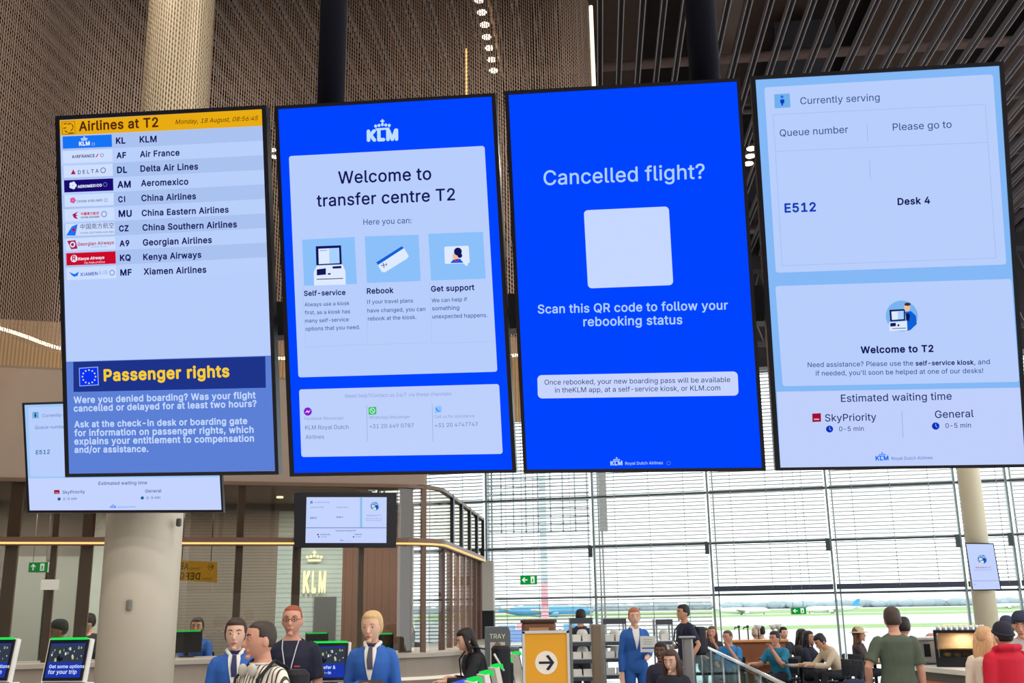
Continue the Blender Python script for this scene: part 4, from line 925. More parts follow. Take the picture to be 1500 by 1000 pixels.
c = at(875, 960, 15); H = at(875, 914, 15).z; b = MB(); b.rbox((c.x, 15, H/2), (.15, .12, H), mat((120, 106, 92), .5), .03); b.build('post', None, label='brown grey post between the two leaflet racks', cat='post')
c = at(1008, 960, 13.5); H = at(1008, 934, 13.5).z; t = thing('gate_post', 'steel gate post at the left end of the glass balustrade', 'post', (c.x, 13.5, 0))
b = MB(); b.rbox((0, 0, H/2), (.13, .1, H), mat((150, 146, 150), .35, .5), .03); b.build('body', t); b = MB(); b.box((0, 0, H+.01), (.19, .15, .02), mat((170, 170, 172), .3, .5)); b.build('cap', t)
# ================================================================== glass balustrade
RZ = 1.06; a_, c_ = atz(1016, 938, RZ), atz(1230, 1042, RZ); t = thing('glass_balustrade', 'glass balustrade with a slanting steel handrail before the seating', 'railing', ((a_.x+c_.x)/2, (a_.y+c_.y)/2, 0))
b = MB(); b.tube([a_, c_], .022, mat((214, 220, 222), .25, .6), 12); b.build('handrail', t, True)
N = 7
for k in range(N):
    p0, p1 = a_.lerp(c_, (k+.03)/N), a_.lerp(c_, (k+.97)/N); b = MB(); q = Vector((0, 0, -.05)); b.prism([p0+q, p1+q, Vector((p1.x, p1.y, .08)), Vector((p0.x, p0.y, .08))], (.012, .004, 0), glassmat((206, 226, 226), .06)); b.build('glass_panel', t, True)
for k in range(N+1):
    p0 = a_.lerp(c_, k/N); b = MB(); b.tube([(p0.x, p0.y, 0), (p0.x, p0.y, RZ-.02)], .016, mat((150, 156, 160), .3, .6), 8); b.build('baluster', t, True)
# ================================================================== kiosks
KW = mat((228, 226, 222), .4); KD = mat((22, 24, 32), .35); GLED = em((40, 226, 90), 1.0); KBL = em((30, 56, 170)); KPIC = em((52, 60, 74))
def kiosk(label, px_, pyt, Y, rz, words, w_=.34, group='self-service kiosks', H=None, led=.016):
    p = at(px_, pyt, Y); H = H or p.z; t = thing('self_service_kiosk', label, 'kiosk', (p.x, Y, 0), rz, group)
    b = MB(); b.rbox((0, .1, (H-.36)/2), (w_*.8, .24, H-.36), KW, .05); b.build('pedestal', t)
    b = MB(); b.rbox((0, -.04, H-.36), (w_+.12, .42, .035), KW, .08); b.box((.05, -.12, H-.338), (.12, .1, .008), KD); b.build('shelf', t)
    q = Matrix.Rotation(R(-12), 3, 'X'); o = Vector((0, .05, H-.165)); P = lambda x, y, z: o+q @ Vector((x, y, z))
    b = MB(); b.box(o+q @ Vector((0, .03, 0)), (w_+.03, .05, .345), KW, rot=q); b.build('back_shell', t)
    b = MB(); b.box(o, (w_, .02, .325), KD, rot=q); h = b.build('screen_housing', t)
    b = MB(); b.poly([P(-w_*.44, -.012, -.14), P(w_*.44, -.012, -.14), P(w_*.44, -.012, .13), P(-w_*.44, -.012, .13)], KBL); sp_ = b.build('screen_panel', h)
    b = MB(); b.poly([P(-w_*.44, -.014, -.02), P(w_*.44, -.014, -.02), P(w_*.44, -.014, .12), P(-w_*.44, -.014, .12)], KPIC); rr = random.Random(3)
    for k in range(26):
        x, z, d_ = rr.uniform(-.4, .38)*w_, rr.uniform(.0, .1), rr.uniform(.006, .02); b.poly([P(x, -.016, z-d_), P(x+d_, -.016, z-d_), P(x+d_*.8, -.016, z+d_*.5), P(x, -.016, z+d_*.5)], em(rr.choice([(220, 224, 220), (150, 150, 140), (190, 190, 130), (20, 22, 30)])))
    b.build('cabin_picture', sp_)
    b = MB()
    for k, wd in enumerate(words): letter(b, wd, P(-w_*.38, -.015, -.065-.045*k), P(-w_*.38+.019*len(wd), -.015, -.065-.045*k), q @ Vector((0, 0, 1)), em((210, 224, 255)), .02)
    b.build('lettering', sp_)
    b = MB(); b.box(P(0, -.004, .168), (w_*.92, .03+led, led), GLED, rot=q); b.build('light_bar', t, label='glowing green light bar'); return t
kiosk('white self-service kiosk with green light bar left of the white column', 95, 936, 8.8, -.12, ['Get some options', 'for your trip'])
kiosk('self-service kiosk cut by the left edge of the picture', -14, 936, 8.8, -.12, ['Get some options', 'for your trip'])
kiosk('white self-service kiosk between the man in glasses and the blonde attendant', 481, 941, 9.7, -.06, ['Transfer &', 'Check-in'], .33)
wh = ['nearest the camera', 'second from the camera', 'middle one', 'fourth from the camera', 'beside the yellow sign']
for k, (px_, py_) in enumerate(((709, 996), (725, 986), (739, 976), (753, 966), (765, 957))):
    p = atz(px_, py_, 1.22); kiosk('white kiosk seen side on with a green light, %s' % (wh[k] if k not in (2,) else 'middle of five'), px_, py_, p.y, R(108), ['Transfer &', 'Check-in'], .22, 'side-on kiosks left of the yellow sign', led=.045)
def desk_monitor(label, px_, py_, w_=.3):
    p = front(front_u(px_), .55); zt_ = at(px_, py_, p.y).z; t = thing('desk_monitor', label, 'monitor', (p.x, p.y, 1.25), .1, 'monitors on the transfer counter'); H = zt_-1.25
    b = MB(); b.box((0, 0, H*.57), (w_, .03, H*.82), KD); b.build('screen_housing', t)
    b = MB(); b.box((0, .04, H*.3), (.05, .03, H*.5), KD); b.lathe((0, .03, 0), [(.1, 0), (.1, .012)], KD, 16); b.build('stand', t)
    b = MB(); b.box((0, -.005, H-.015), (w_*.9, .035, .02), GLED); b.build('light_bar', t, label='glowing green light bar')
desk_monitor('dark desk monitor with green light right of the white column', 278, 922, .37)
desk_monitor('dark desk monitor with green light behind the middle kiosk', 473, 925)
desk_monitor('dark desk monitor with green light behind the blonde attendant', 571, 926)
p = front(front_u(73), -.02); b = MB(); o_ = on(73, 856, p, up_n); b.box(o_, (.2, .006, .12), mat((206, 204, 196), .7), math.atan2(e_.y, e_.x)); b.build('notice_sheet', label='small white notice sheet stuck on the desk room glass', cat='notice')
# blue help kiosk near the curved counter
c = at(668, 993, 9.6); t = thing('help_pillar', 'blue and white help pillar below the black-clad traveller', 'pillar', (c.x, 9.6, 0), .5)
b = MB(); b.rbox((0, 0, .5), (.3, .16, 1.0), mat((190, 214, 240), .4), .03); b.build('body', t); b = MB(); b.prism([(-.15, -.09, 1.0), (.15, -.09, 1.0), (.15, .09, 1.16), (-.15, .09, 1.1)], (0, 0, .03), mat((20, 70, 210), .4)); b.build('top_panel', t)
# ================================================================== bar, tables, chairs
def chair(x, y, rz, label, seat=.45, col=(34, 36, 44), group='chairs in the seating area', metal=(60, 60, 66)):
    t = thing('chair', label, 'chair', (x, y, 0), rz, group); m, f_ = mat(col, .6), mat(metal, .35, .6)
    b = MB(); b.rbox((0, 0, seat-.02), (.44, .44, .04), m, .08); b.build('seat', t)
    b = MB(); b.tube([(-.2, .21, seat), (-.19, .25, seat+.2), (-.17, .28, seat+.42)], .014, f_, 8); b.tube([(.2, .21, seat), (.19, .25, seat+.2), (.17, .28, seat+.42)], .014, f_, 8); b.rbox((0, .265, seat+.3), (.4, .03, .26), m, .012); b.build('backrest', t)
    for sx in (-1, 1):
        for sy in (-1, 1): b = MB(); b.tube([(sx*.17, sy*.17, seat-.03), (sx*.21, sy*.21, 0)], .013, f_, 8); b.build('leg', t)
    return t
def table(px_, py_, Y, w_, label, h=.75, d_=.7, col=(120, 104, 92)):
    p = at(px_, py_, Y); t = thing('table', label, 'table', (p.x, Y, 0), 0, 'tables in the seating area'); b = MB(); b.rbox((0, 0, h-.015), (w_, d_, .03), mat(col, .4), .05); b.build('tabletop', t)
    b = MB(); b.lathe((0, 0, 0), [(.24, 0), (.24, .02), (.03, .04), (.03, h-.03)], mat((50, 50, 54), .4, .5), 16); b.build('pedestal', t); return t
BW = mat((146, 92, 62), .45, noise=.15, scale=5)
a_, c_ = at(1073, 940, 21.5), at(1150, 940, 21.5); zt_ = at(1100, 940, 21.5).z
t = thing('wooden_bar', 'warm brown wooden bar with a lit top edge at the window', 'bar', ((a_.x+c_.x)/2, 21.8, 0)); W = c_.x-a_.x
b = MB(); b.box((0, 0, zt_/2), (W, .6, zt_), BW); b.build('front', t); b = MB(); b.box((0, -.03, zt_+.02), (W+.1, .7, .04), mat((210, 150, 96), .35)); b.build('top', t)
b = MB(); b.box((0, -.3, zt_*.62), (W, .5, .04), mat((160, 120, 96), .4)); b.build('ledge', t)
area('bar_light', ((a_.x+c_.x)/2, 21.3, 3.2), .4, 25, (1, .8, .6))
MET = mat((60, 60, 64), .3, .6)
for k, px_ in enumerate((1083, 1096)):
    p = at(px_, 930, 21.8); t = thing('beer_tap', 'dark bar tap, %s of two on the wooden bar' % ('left', 'right')[k], 'tap', (p.x, 21.8, zt_+.04), 0, 'taps on the wooden bar')
    b = MB(); b.tube([(0, 0, 0), (0, 0, .2), (-.01, -.03, .24), (-.09, -.06, .24), (-.1, -.06, .2)], .014, MET, 8); b.build('spout', t); b = MB(); b.ball((0, 0, .25), .03, MET, 10); b.build('knob', t)
for k, (px_, py_) in enumerate(((1101, 917), (1122, 917), (1129, 916))):
    p = at(px_, py_, 22.6); t = thing('bar_lamp', 'slim funnel lamp standing on the bar, %s from the left' % ('first', 'second', 'third')[k], 'lamp', (p.x, 22.0, zt_+.04), 0, 'funnel lamps on the bar')
    b = MB(); z = p.z-zt_-.04; b.tube([(0, 0, 0), (0, 0, z)], .012, MET, 8); b.lathe((0, 0, 0), [(.06, 0), (.06, .01)], MET, 12); b.build('stem', t); b = MB(); b.lathe((0, 0, z-.06), [(.03, 0), (.09, .1)], mat((190, 200, 200), .4), 12); b.build('shade', t)
table(1172, 962, 19.0, .5, 'dark table between the teal shirted man and the woman in beige')
table(1281, 968, 19.6, .5, 'small table right of the woman in a sun hat')
for k in range(4):
    p = atz(1052+k*17, 970+k*9, .86); chair(p.x+.35, p.y+.1, R(75), 'grey lounge chair behind the glass balustrade, %s from the left' % ('first', 'second', 'third', 'fourth')[k], .45, (74, 82, 86), 'grey chairs behind the balustrade')
# coffee counter at the right
p0, p1 = at(1338, 975, 12.5), at(1440, 990, 11.2); zc = 1.08
t = thing('coffee_counter', 'white topped coffee counter behind the green shirted man', 'counter', ((p0.x+p1.x)/2, (p0.y+p1.y)/2+.4, 0)); d_ = Vector((p1.x-p0.x, p1.y-p0.y, 0)); d_.normalize(); nn = Vector((-d_.y, d_.x, 0)); a_, c_ = Vector((p0.x, p0.y, 0)), Vector((p1.x, p1.y, 0))-d_*.1
b = MB(); b.prism([a_, c_, c_+nn*1.0, a_+nn*1.0], (0, 0, zc-.05), mat((110, 104, 98), .5)); b.build('body', t, True)
b = MB(); b.prism([q+Vector((0, 0, zc-.05)) for q in (a_-nn*.05, c_-nn*.05, c_+nn*1.05, a_+nn*1.05)], (0, 0, .05), mat((232, 228, 218), .35)); b.build('top', t, True)
b = MB(); b.prism([q+Vector((0, 0, zc-.2)) for q in (a_-nn*.02, c_-nn*.02, c_, a_)], (0, 0, .05), mat((200, 120, 60), .4)); b.build('amber_strip', t, True)
c = at(1408, 945, 12.15); zt_ = at(1408, 922, 12.15).z; rz = math.atan2(d_.y, d_.x)*.3
t = thing('display_cabinet', 'black framed glass display cabinet standing on the coffee counter', 'cabinet', (c.x, 12.15, zc), rz); H = zt_-zc; W = .52
b = MB()
for sx in (-1, 1): b.box((sx*W/2, 0, H/2), (.025, .3, H), KD)
b.box((0, 0, H-.015), (W, .32, .03), KD); b.box((0, 0, .05), (W, .32, .1), KD); b.build('frame', t)
b = MB(); b.box((0, .12, H*.72), (W-.04, .03, H*.4), mat((216, 192, 166), .6)); b.box((0, .12, H*.3), (W-.04, .03, H*.36), mat((160, 130, 108), .6)); b.build('back_panel', t)
b = MB(); b.box((0, 0, H*.5), (W-.03, .28, .014), mat((220, 170, 110), .4)); b.build('shelf', t)
b = MB(); b.box((0, -.15, H*.55), (W-.03, .006, H*.85), glassmat((235, 238, 236), .05)); b.build('glass_front', t)
area('cabinet_fill', (c.x, 12.1, zc+H-.04), .2, 2.2, (1, .85, .65))  # added light that brightens the cabinet interior
for k in range(4):
    b = MB(); b.ball((c.x-.17+k*.11, 12.15, zc+.1+.03), (.045, .035, .03), mat((150, 100, 60), .7), 10); b.build('pastry', label='brown pastry in the display cabinet, %s from the left' % ('first', 'second', 'third', 'fourth')[k], cat='pastry', group='pastries in the display cabinet')
for k in range(9):
    x = c.x-.24+k*.062; b = MB(); b.lathe((x, 12.15, zc+H), [(.018, 0), (.026, .05), (.024, .05), (.016, .006)], mat((230, 232, 230), .3), 12)
    b.build('cup', label='white cup on top of the display cabinet, %s from the left' % ('first', 'second', 'third', 'fourth', 'middle one', 'sixth', 'seventh', 'eighth', 'ninth')[k], cat='cup', group='white cups on the display cabinet')
c = at(1353, 962, 12.7); t = thing('coffee_machine', 'silver coffee machine on the counter left of the display cabinet', 'machine', (c.x, 12.75, zc), -.1)
b = MB(); b.rbox((0, 0, .15), (.4, .35, .26), mat((186, 184, 182), .3, .6), .03); b.build('body', t); b = MB(); b.rbox((0, -.01, .29), (.42, .38, .03), mat((206, 206, 204), .3, .4), .03); b.build('top', t)
b = MB(); b.box((-.1, -.178, .16), (.07, .01, .14), KD); b.box((.02, -.178, .16), (.07, .01, .14), KD); b.build('control_panel', t)
# ================================================================== people
SKIN = {'fair': mat((216, 172, 150), .55), 'tan': mat((200, 148, 120), .55), 'red': mat((206, 150, 128), .55), 'dark': mat((92, 62, 48), .55), 'olive': mat((186, 140, 112), .55)}
def remesh(mb, voxel, smooth=2):
    me = mb.mesh('shape'); bm = bmesh.new(); bm.from_mesh(me); bmesh.ops.recalc_face_normals(bm, faces=bm.faces); bm.to_mesh(me); bm.free()
    ob = bpy.data.objects.new('shape', me); COL.objects.link(ob)
    m = ob.modifiers.new('r', 'REMESH'); m.mode = 'VOXEL'; m.voxel_size = voxel; m.use_smooth_shade = True
    if smooth: q = ob.modifiers.new('s', 'SMOOTH'); q.iterations = smooth; q.factor = .5
    ev = ob.evaluated_get(bpy.context.evaluated_depsgraph_get()); out = bpy.data.meshes.new_from_object(ev)
    bpy.data.objects.remove(ob); bpy.data.meshes.remove(me); return out
def link_mesh(name, me, parent, m, label=None):
    me.materials.clear(); me.materials.append(m); o = bpy.data.objects.new(name, me); COL.objects.link(o); o.parent = parent
    for p in me.polygons: p.use_smooth = True; p.material_index = 0
    return props(o, label)
ARMS = {'down': ((.05, .01, -.29), (.06, -.05, -.54)), 'bent': ((.05, .02, -.28), (-.10, -.22, -.22)), 'table': ((.05, -.13, -.25), (-.05, -.36, -.24)), 'face': ((.05, -.18, -.22), (-.09, -.24, .03)),
        'hip': ((.13, .05, -.25), (.10, -.1, -.47)), 'phone': ((.04, -.03, -.28), (-.1, -.2, -.1)), 'carry': ((.05, .0, -.28), (-.02, -.22, -.30)), 'reach': ((.06, -.18, -.22), (.02, -.42, -.2)), 'lap': ((.04, -.06, -.28), (-.08, -.24, -.36)), 'up': ((.08, -.2, -.12), (-.02, -.28, .12))}
DM = mat((20, 20, 24), .8); SITZ = {}
def hairmat(c):
    k = ('hair', c)
    if k in _M: return _M[k]
    m = mat(c, .55, noise=.45, scale=1).copy(); nt = m.node_tree; mp = nt.nodes.new('ShaderNodeMapping'); mp.inputs['Scale'].default_value = (110, 110, 9)
    n = next(q for q in nt.nodes if q.type == 'TEX_NOISE'); tc = next(q for q in nt.nodes if q.type == 'TEX_COORD'); nt.links.new(tc.outputs['Object'], mp.inputs[0]); nt.links.new(mp.outputs[0], n.inputs['Vector'])
    bp = nt.nodes.new('ShaderNodeBump'); bp.inputs['Strength'].default_value = .7; bp.inputs['Distance'].default_value = .008; nt.links.new(n.outputs['Fac'], bp.inputs['Height']); nt.links.new(bp.outputs[0], nt.nodes['Principled BSDF'].inputs['Normal'])
    _M[k] = m; return m
def person(label, px_, py_, Y, rz, sit=False, H=None, lean=0, head=(0, 0), arms=('down', 'down'), fem=False, skin='fair', hair=('short', (70, 50, 38)), top=((40, 60, 90), 'long'), trousers=(36, 38, 48), shoes=(30, 30, 32), topmat=None, hat=None, glasses=False, scarf=None, front=None, group=None, kind='person', thickk=1.0, hoodie=False):
    p = at(px_, py_, Y); Ht = H or (1.70 if fem else 1.78)
    if not sit: Ht = p.z
    k = Ht/1.75; sk = SKIN[skin]; near = Y < 13; vox = .0075 if near else .011
    cl_, sl_ = math.cos(R(lean)), math.sin(R(lean))
    TL = .53*k; tip = .797*k                     # hip to neck, hip to crown when upright
    if sit: hz = max(.5, p.z-tip*cl_*1.0+.02)
    else: hz = .957*k
    t = thing('person', label, 'person', (p.x, p.y, 0), rz, group)
    # move the root so that the head, not the hip, is on the line of sight
    off = Matrix.Rotation(rz, 3, 'Z') @ Vector((0, -sl_*.68*k, 0)); t.location = (p.x-off.x, p.y-off.y, 0)
    T = lambda x, y, s_: Vector((x, y*cl_-s_*sl_, hz+s_*cl_+y*sl_))       # torso point: s_ metres up the spine
    fw = .9 if fem else 1.0; fw *= thickk
    prof = [(-.11, .115, .085), (-.05, .168 if fem else .158, .115), (.03, .165, .115), (.12, .145, .103), (.2, .128 if fem else .142, .095), (.3, .145 if fem else .155, .112), (.38, .162, .112), (.44, .158, .1), (.475, .125, .085), (.505, .085, .068), (.53, .062, .058)]
    def torso(b, grow, s0=-.2, s1=.6, m=sk, n=20):
        vs = []; fs = []; rows = [q for q in prof if s0 <= q[0] <= s1]
        for s_, rx, ry in rows:
            for i in range(n): g = 2*math.pi*i/n; vs.append(T((rx*fw*k+grow)*math.cos(g), (ry*thickk*k+grow)*math.sin(g)-(.012 if .28 < s_ < .42 else 0), s_*k))
        N = len(rows); fs = [tuple(range(n))[::-1], tuple(range((N-1)*n, N*n))]
        for r_ in range(N-1):
            for i in range(n): fs.append((r_*n+i, r_*n+(i+1) % n, (r_+1)*n+(i+1) % n, (r_+1)*n+i))
        b.add(vs, fs, m)
    sh = [T(sx*.172*fw*k, 0, .432*k) for sx in (-1, 1)]; J = []
    for i, sx in enumerate((-1, 1)):
        e, w_ = ARMS[arms[i]] if isinstance(arms[i], str) else arms[i]
        J.append((sh[i], sh[i]+Vector((e[0]*sx, e[1], e[2]))*k, sh[i]+Vector((w_[0]*sx, w_[1], w_[2]))*k))
    hips = [Vector((sx*.088*k, 0, hz-.02)) for sx in (-1, 1)]
    if sit:
        fz = max(.03, hz-.5)
        LEG = [(hips[i], Vector((sx*.13*k, -.43*k, hz+.0)), Vector((sx*.13*k, -.40*k, fz+.07))) for i, sx in enumerate((-1, 1))]
    else:
        LEG = [(hips[i], Vector((sx*.095*k, -.015, .49*k)), Vector((sx*.1*k, .02, .075*k))) for i, sx in enumerate((-1, 1))]
    # head
    hm = Matrix.Translation(T(0, -.005, .55*k)) @ Matrix.Rotation(R(head[0]), 4, 'Z') @ Matrix.Rotation(R(head[1])+R(lean)*.45, 4, 'X') @ Matrix.Translation((0, -.02*k, .107*k)) @ Matrix.Scale(1.07*k**.5, 4)
    def hs(d):
        x, y, z = d.x*.076, d.y*.093, d.z*.114
        if d.z > 0:
            h0 = math.sqrt(max(1e-6, 1-d.z*d.z)); h1 = (1-d.z**2.7)**(1/2.5); x *= h1/h0; y *= h1/h0
        if d.z < 0:
            q = -d.z; x *= 1-.32*q**1.4
            y *= (1-.42*q) if d.y > 0 else (1-.04*q)
        else: y *= 1+.06*d.z*(1 if d.y > 0 else 0)
        return Vector((x, y, z))
    b = MB(); torso(b, 0)
    b.tube([T(0, .008, .46*k), T(0, -.002, .55*k), hm @ Vector((0, .012, -.05))], [.062*k*fw, .053*k*fw, .05*k], sk, 14)
    b.ball((0, 0, 0), 1, sk, 28, hs, hm)
    b.tube([hm @ Vector(v) for v in ((0, -.086, .018), (0, -.1, -.008), (0, -.108, -.024), (0, -.094, -.036))], [.007, .0095, .0135, .008], sk, 8)
    for sx in (-1, 1): b.ball((sx*.075, .01, -.006), (.011, .02, .031), sk, 8, None, hm)
    b.ball((0, -.083, -.058), (.026, .012, .012), sk, 8, None, hm)      # lips swell
    b.ball((0, -.078, -.095), (.024, .018, .016), sk, 8, None, hm)      # chin
    for sx in (-1, 1): b.ball((sx*.033, -.074, .03), (.022, .014, .008), sk, 8, None, hm)   # brow
    for (a, e, w_), sx in zip(J, (-1, 1)):
        d1 = (w_-e).normalized()
        b.tube([a+(e-a)*-.12, a+(e-a)*.1, a.lerp(e, .5), e, e.lerp(w_, .3), w_-d1*.02, w_+d1*.012], [x*k*fw for x in (.044, .05, .045, .038, .04, .028, .027)], sk, 12)
        # hand: palm, four bent fingers, thumb
        side = Vector((sx, 0, 0)); side = side-d1*side.dot(d1); side.normalize(); pn = d1.cross(side).normalized()
        if abs(d1.z) < .7: pn = Vector((0, 0, -1)); pn = (pn-d1*pn.dot(d1)).normalized(); side = pn.cross(d1)
        sgn = 1
        for i in range(4): pass
        pc = w_+d1*.05; b.tube([w_+d1*.005, pc-d1*.02, pc+d1*.02, pc+d1*.045], [.027, .038, .04, .034], sk, 10, .42 if abs(pn.dot(Vector((0, 0, 1)))) > 2 else .5)
        curl = pn*(1 if pn.y < .3 else -1)
        for i, (ln, o_) in enumerate(((.066, -.029), (.075, -.010), (.07, .010), (.055, .028))):
            f0 = pc+d1*.038+side*o_; f1 = f0+d1*ln*.5+curl*.006; f2 = f1+d1*ln*.38+curl*.018; f3 = f2+d1*ln*.18+curl*.018
            b.tube([f0, f1, f2, f3], [.0092, .0088, .008, .0065], sk, 8)
        th_ = -side*sx if abs(d1.z) >= .7 else side*(-sx)
        b.tube([pc-d1*.03+th_*.02, pc-d1*.005+th_*.042, pc+d1*.022+th_*.052+curl*.012], [.012, .0105, .008], sk, 8)
    for a, kn, an in LEG:
        b.tube([a+Vector((0, 0, .04)), a.lerp(kn, .35), kn, kn.lerp(an, .3), an], [x*k*fw for x in (.085, .078, .052, .053, .034)], sk, 12)
        b.tube([an+Vector((0, .04, -.03)), an+Vector((0, -.06, -.035)), an+Vector((0, -.16, -.045))], [.034, .036, .026], sk, 10)
    link_mesh('body', remesh(b, vox), t, sk)
    # face
    for sx in (-1, 1):
        b = MB(); b.ball((sx*.031, -.0825, .012), (.0125, .006, .0065), mat((186, 174, 166), .4), 10, None, hm); b.ball((sx*.031, -.087, .012), (.0058, .003, .0058), mat((40, 34, 34), .3), 8, None, hm)
        b.build('eye', t)
    b = MB(); b.ball((0, -.0945, -.058), (.021, .004, .0065), mat((166, 84, 80) if fem else (176, 104, 92), .5), 10, None, hm); b.build('lips', t)
    hc = hairmat(hair[1])
    if hair[0] != 'bald':
        b = MB()
        for sx in (-1, 1): b.tube([hm @ Vector((sx*.016, -.09, .034)), hm @ Vector((sx*.034, -.086, .041)), hm @ Vector((sx*.05, -.072, .034))], .0045, hc, 6)
        b.build('eyebrows', t)
        g_ = {'buzz': 1.025, 'short': 1.09}.get(hair[0], 1.13 if fem else 1.1); low = {'buzz': -.38, 'short': -.45}.get(hair[0], -.45)
        def hf(d):
            q = hs(d)
            line = .52 if hair[0] != 'buzz' else .6
            face = (d.y < -.45 and d.z < line+.25*min(0, d.y+.9)) or (d.y < (-.3 if fem else -.14) and d.z < .14)
            side = (not fem) and d.y < .25 and d.z < -.02 and abs(d.x) > .3
            lo = d.z < low
            s_ = .9 if (face or side or lo) else g_+(.05 if d.z > .6 and hair[0] == 'short' else 0)
            return q*s_+Vector((0, .006, .004))
        b = MB(); b.ball((0, 0, 0), 1, hc, 32, hf, hm)
        if hair[0] in ('bun',): b.ball((0, .115, .03), (.046, .04, .046), hc, 12, None, hm)
        if hair[0] == 'ponytail': b.tube([hm @ Vector(v) for v in ((0, .085, .03), (0, .125, .01), (0, .13, -.08), (0, .115, -.18))], [.022, .03, .028, .01], hc, 10)
        if hair[0] == 'long':
            for x_, ln in ((-.058, -.27), (-.03, -.33), (0, -.36), (.03, -.32), (.056, -.28)):
                b.tube([hm @ Vector(v) for v in ((x_*.7, .05, .06), (x_, .062, -.03), (x_*1.05, .068, -.12), (x_*1.05, .08, ln*.75), (x_*.95, .088, ln))], [.036, .04, .038, .032, .008], hc, 10, .9)
            for sx in (-1, 1): b.tube([hm @ Vector(v) for v in ((sx*.06, -.02, .06), (sx*.08, -.012, -.01), (sx*.08, -.012, -.1), (sx*.075, -.02, -.2))], [.016, .024, .026, .012], hc, 8)
        if hair[0] == 'hijab': pass
        b.build('hair', t)
    # clothes
    tm = topmat or mat(top[0], .75, noise=.08, scale=14)
    b = MB(); torso(b, .016*k+(.008 if hoodie else 0), -.06, .51, tm)
    b.tube([T(-.13*fw*k, 0, .44*k), T(-.058*fw*k, .016, .49*k), T(0, .026, .498*k), T(.058*fw*k, .016, .49*k), T(.13*fw*k, 0, .44*k)], [.04*k, .04*k, .038*k, .04*k, .04*k], tm, 10)
    for (a, e, w_), sx in zip(J, (-1, 1)):
        if top[1] == 'none': continue
        g2 = .012+(.008 if hoodie else 0)
        pts = [a+Vector((-sx*.045*k, 0, .022*k)), a+Vector((-sx*.012*k, 0, .008*k)), a+(e-a)*.15, a.lerp(e, .5)]; rr = [.042*k*fw+g2, .05*k*fw+g2, .053*k*fw+g2, .047*k*fw+g2]
        if top[1] == 'long': pts += [e, e.lerp(w_, .3), e.lerp(w_, .93)]; rr += [.043*k*fw+g2, .043*k*fw+g2, .032*k+g2]
        else: pts += [a.lerp(e, .78)]; rr += [.05*k*fw+g2*1.6]
        b.tube(pts, rr, tm, 12)
    if hoodie: b.tube([T(sx*.11, y, z) for sx, y, z in ((-1, -.03, .47), (-.9, .06, .5), (0, .1, .5), (.9, .06, .5), (1, -.03, .47))], .032, tm, 10)
    link_mesh('jacket' if top[1] == 'long' else 'shirt', remesh(b, .012, 3), t, tm)
    tr_ = mat(trousers, .8)
    b = MB(); torso(b, .014, -.12, .05, tr_)
    for a, kn, an in LEG: b.tube([a+Vector((0, 0, .05)), a.lerp(kn, .35), kn, kn.lerp(an, .4), an+Vector((0, 0, .02))], [x*k*fw+.012 for x in (.088, .08, .057, .054, .045)], tr_, 12)
    link_mesh('trousers', remesh(b, .014, 2), t, tr_)
    for a, kn, an in LEG:
        b = MB(); b.tube([an+Vector((0, .055, -.045)), an+Vector((0, 0, -.04)), an+Vector((0, -.1, -.05)), an+Vector((0, -.18, -.055))], [.032, .043, .042, .028], mat(shoes, .5), 12, .8); b.build('shoe', t)
    def prof_at(s_):
        for (sa, xa, ya), (sb, xb, yb) in zip(prof, prof[1:]):
            if sa <= s_ <= sb: q = (s_-sa)/(sb-sa); return xa+(xb-xa)*q, ya+(yb-ya)*q
        return prof[-1][1:]
    def surf(x, s_, g):      # point on the clothed chest, g proud of the body
        rx, ry = prof_at(s_); rx, ry = rx*fw*k+g, ry*thickk*k+g; return T(x*k, -ry*math.sqrt(max(.05, 1-(x*k/rx)**2))-(.012 if .28 < s_ < .42 else 0), s_*k)
    def chest_patch(b, m, rows, g):
        vs = []; fs = []; n = 6
        for s_, w0, w1 in rows:
            for i in range(n+1): vs.append(surf(w0+(w1-w0)*i/n, s_, g))
        for r_ in range(len(rows)-1):
            for i in range(n): fs.append((r_*(n+1)+i, r_*(n+1)+i+1, (r_+1)*(n+1)+i+1, (r_+1)*(n+1)+i))
        b.add(vs, fs, m, True)
    if front:   # open jacket front: pale shirt V and collar
        b = MB(); chest_patch(b, mat(front, .7), [(.22, -.003, .003), (.29, -.02, .02), (.36, -.034, .034), (.42, -.045, .045), (.47, -.05, .05), (.5, -.046, .046)], .03); b.build('shirt_front', t)
        b = MB()
        for sx in (-1, 1): b.tube([T(sx*.012, -.098*k, .475*k), T(sx*.05, -.075*k, .515*k), T(sx*.066, 0, .535*k), T(sx*.03, .06*k, .54*k)], [.008, .016, .017, .014], mat(front, .7), 8)
        b.build('collar', t)
    if scarf:
        b = MB(); b.tube([T(.058*k*math.cos(g), .0+.06*k*math.sin(g), (.53+.012*math.sin(g))*k) for g in [2*math.pi*i/14 for i in range(15)]], .015, mat(scarf, .6), 8)
        chest_patch(b, mat(scarf, .6), [(.33, -.016, .03), (.4, -.024, .026), (.46, -.02, .02), (.5, -.016, .016)], .038); b.build('scarf', t)
    if glasses:
        b = MB()
        for sx in (-1, 1): b.tube([hm @ Vector((sx*.032+.021*math.cos(g), -.096, .012+.015*math.sin(g))) for g in [2*math.pi*i/12 for i in range(13)]], .0022, DM, 6); b.tube([hm @ Vector((sx*.053, -.095, .016)), hm @ Vector((sx*.078, .0, .012))], .002, DM, 6)
        b.tube([hm @ Vector((-.012, -.098, .014)), hm @ Vector((.012, -.098, .014))], .002, DM, 6); b.build('glasses', t)
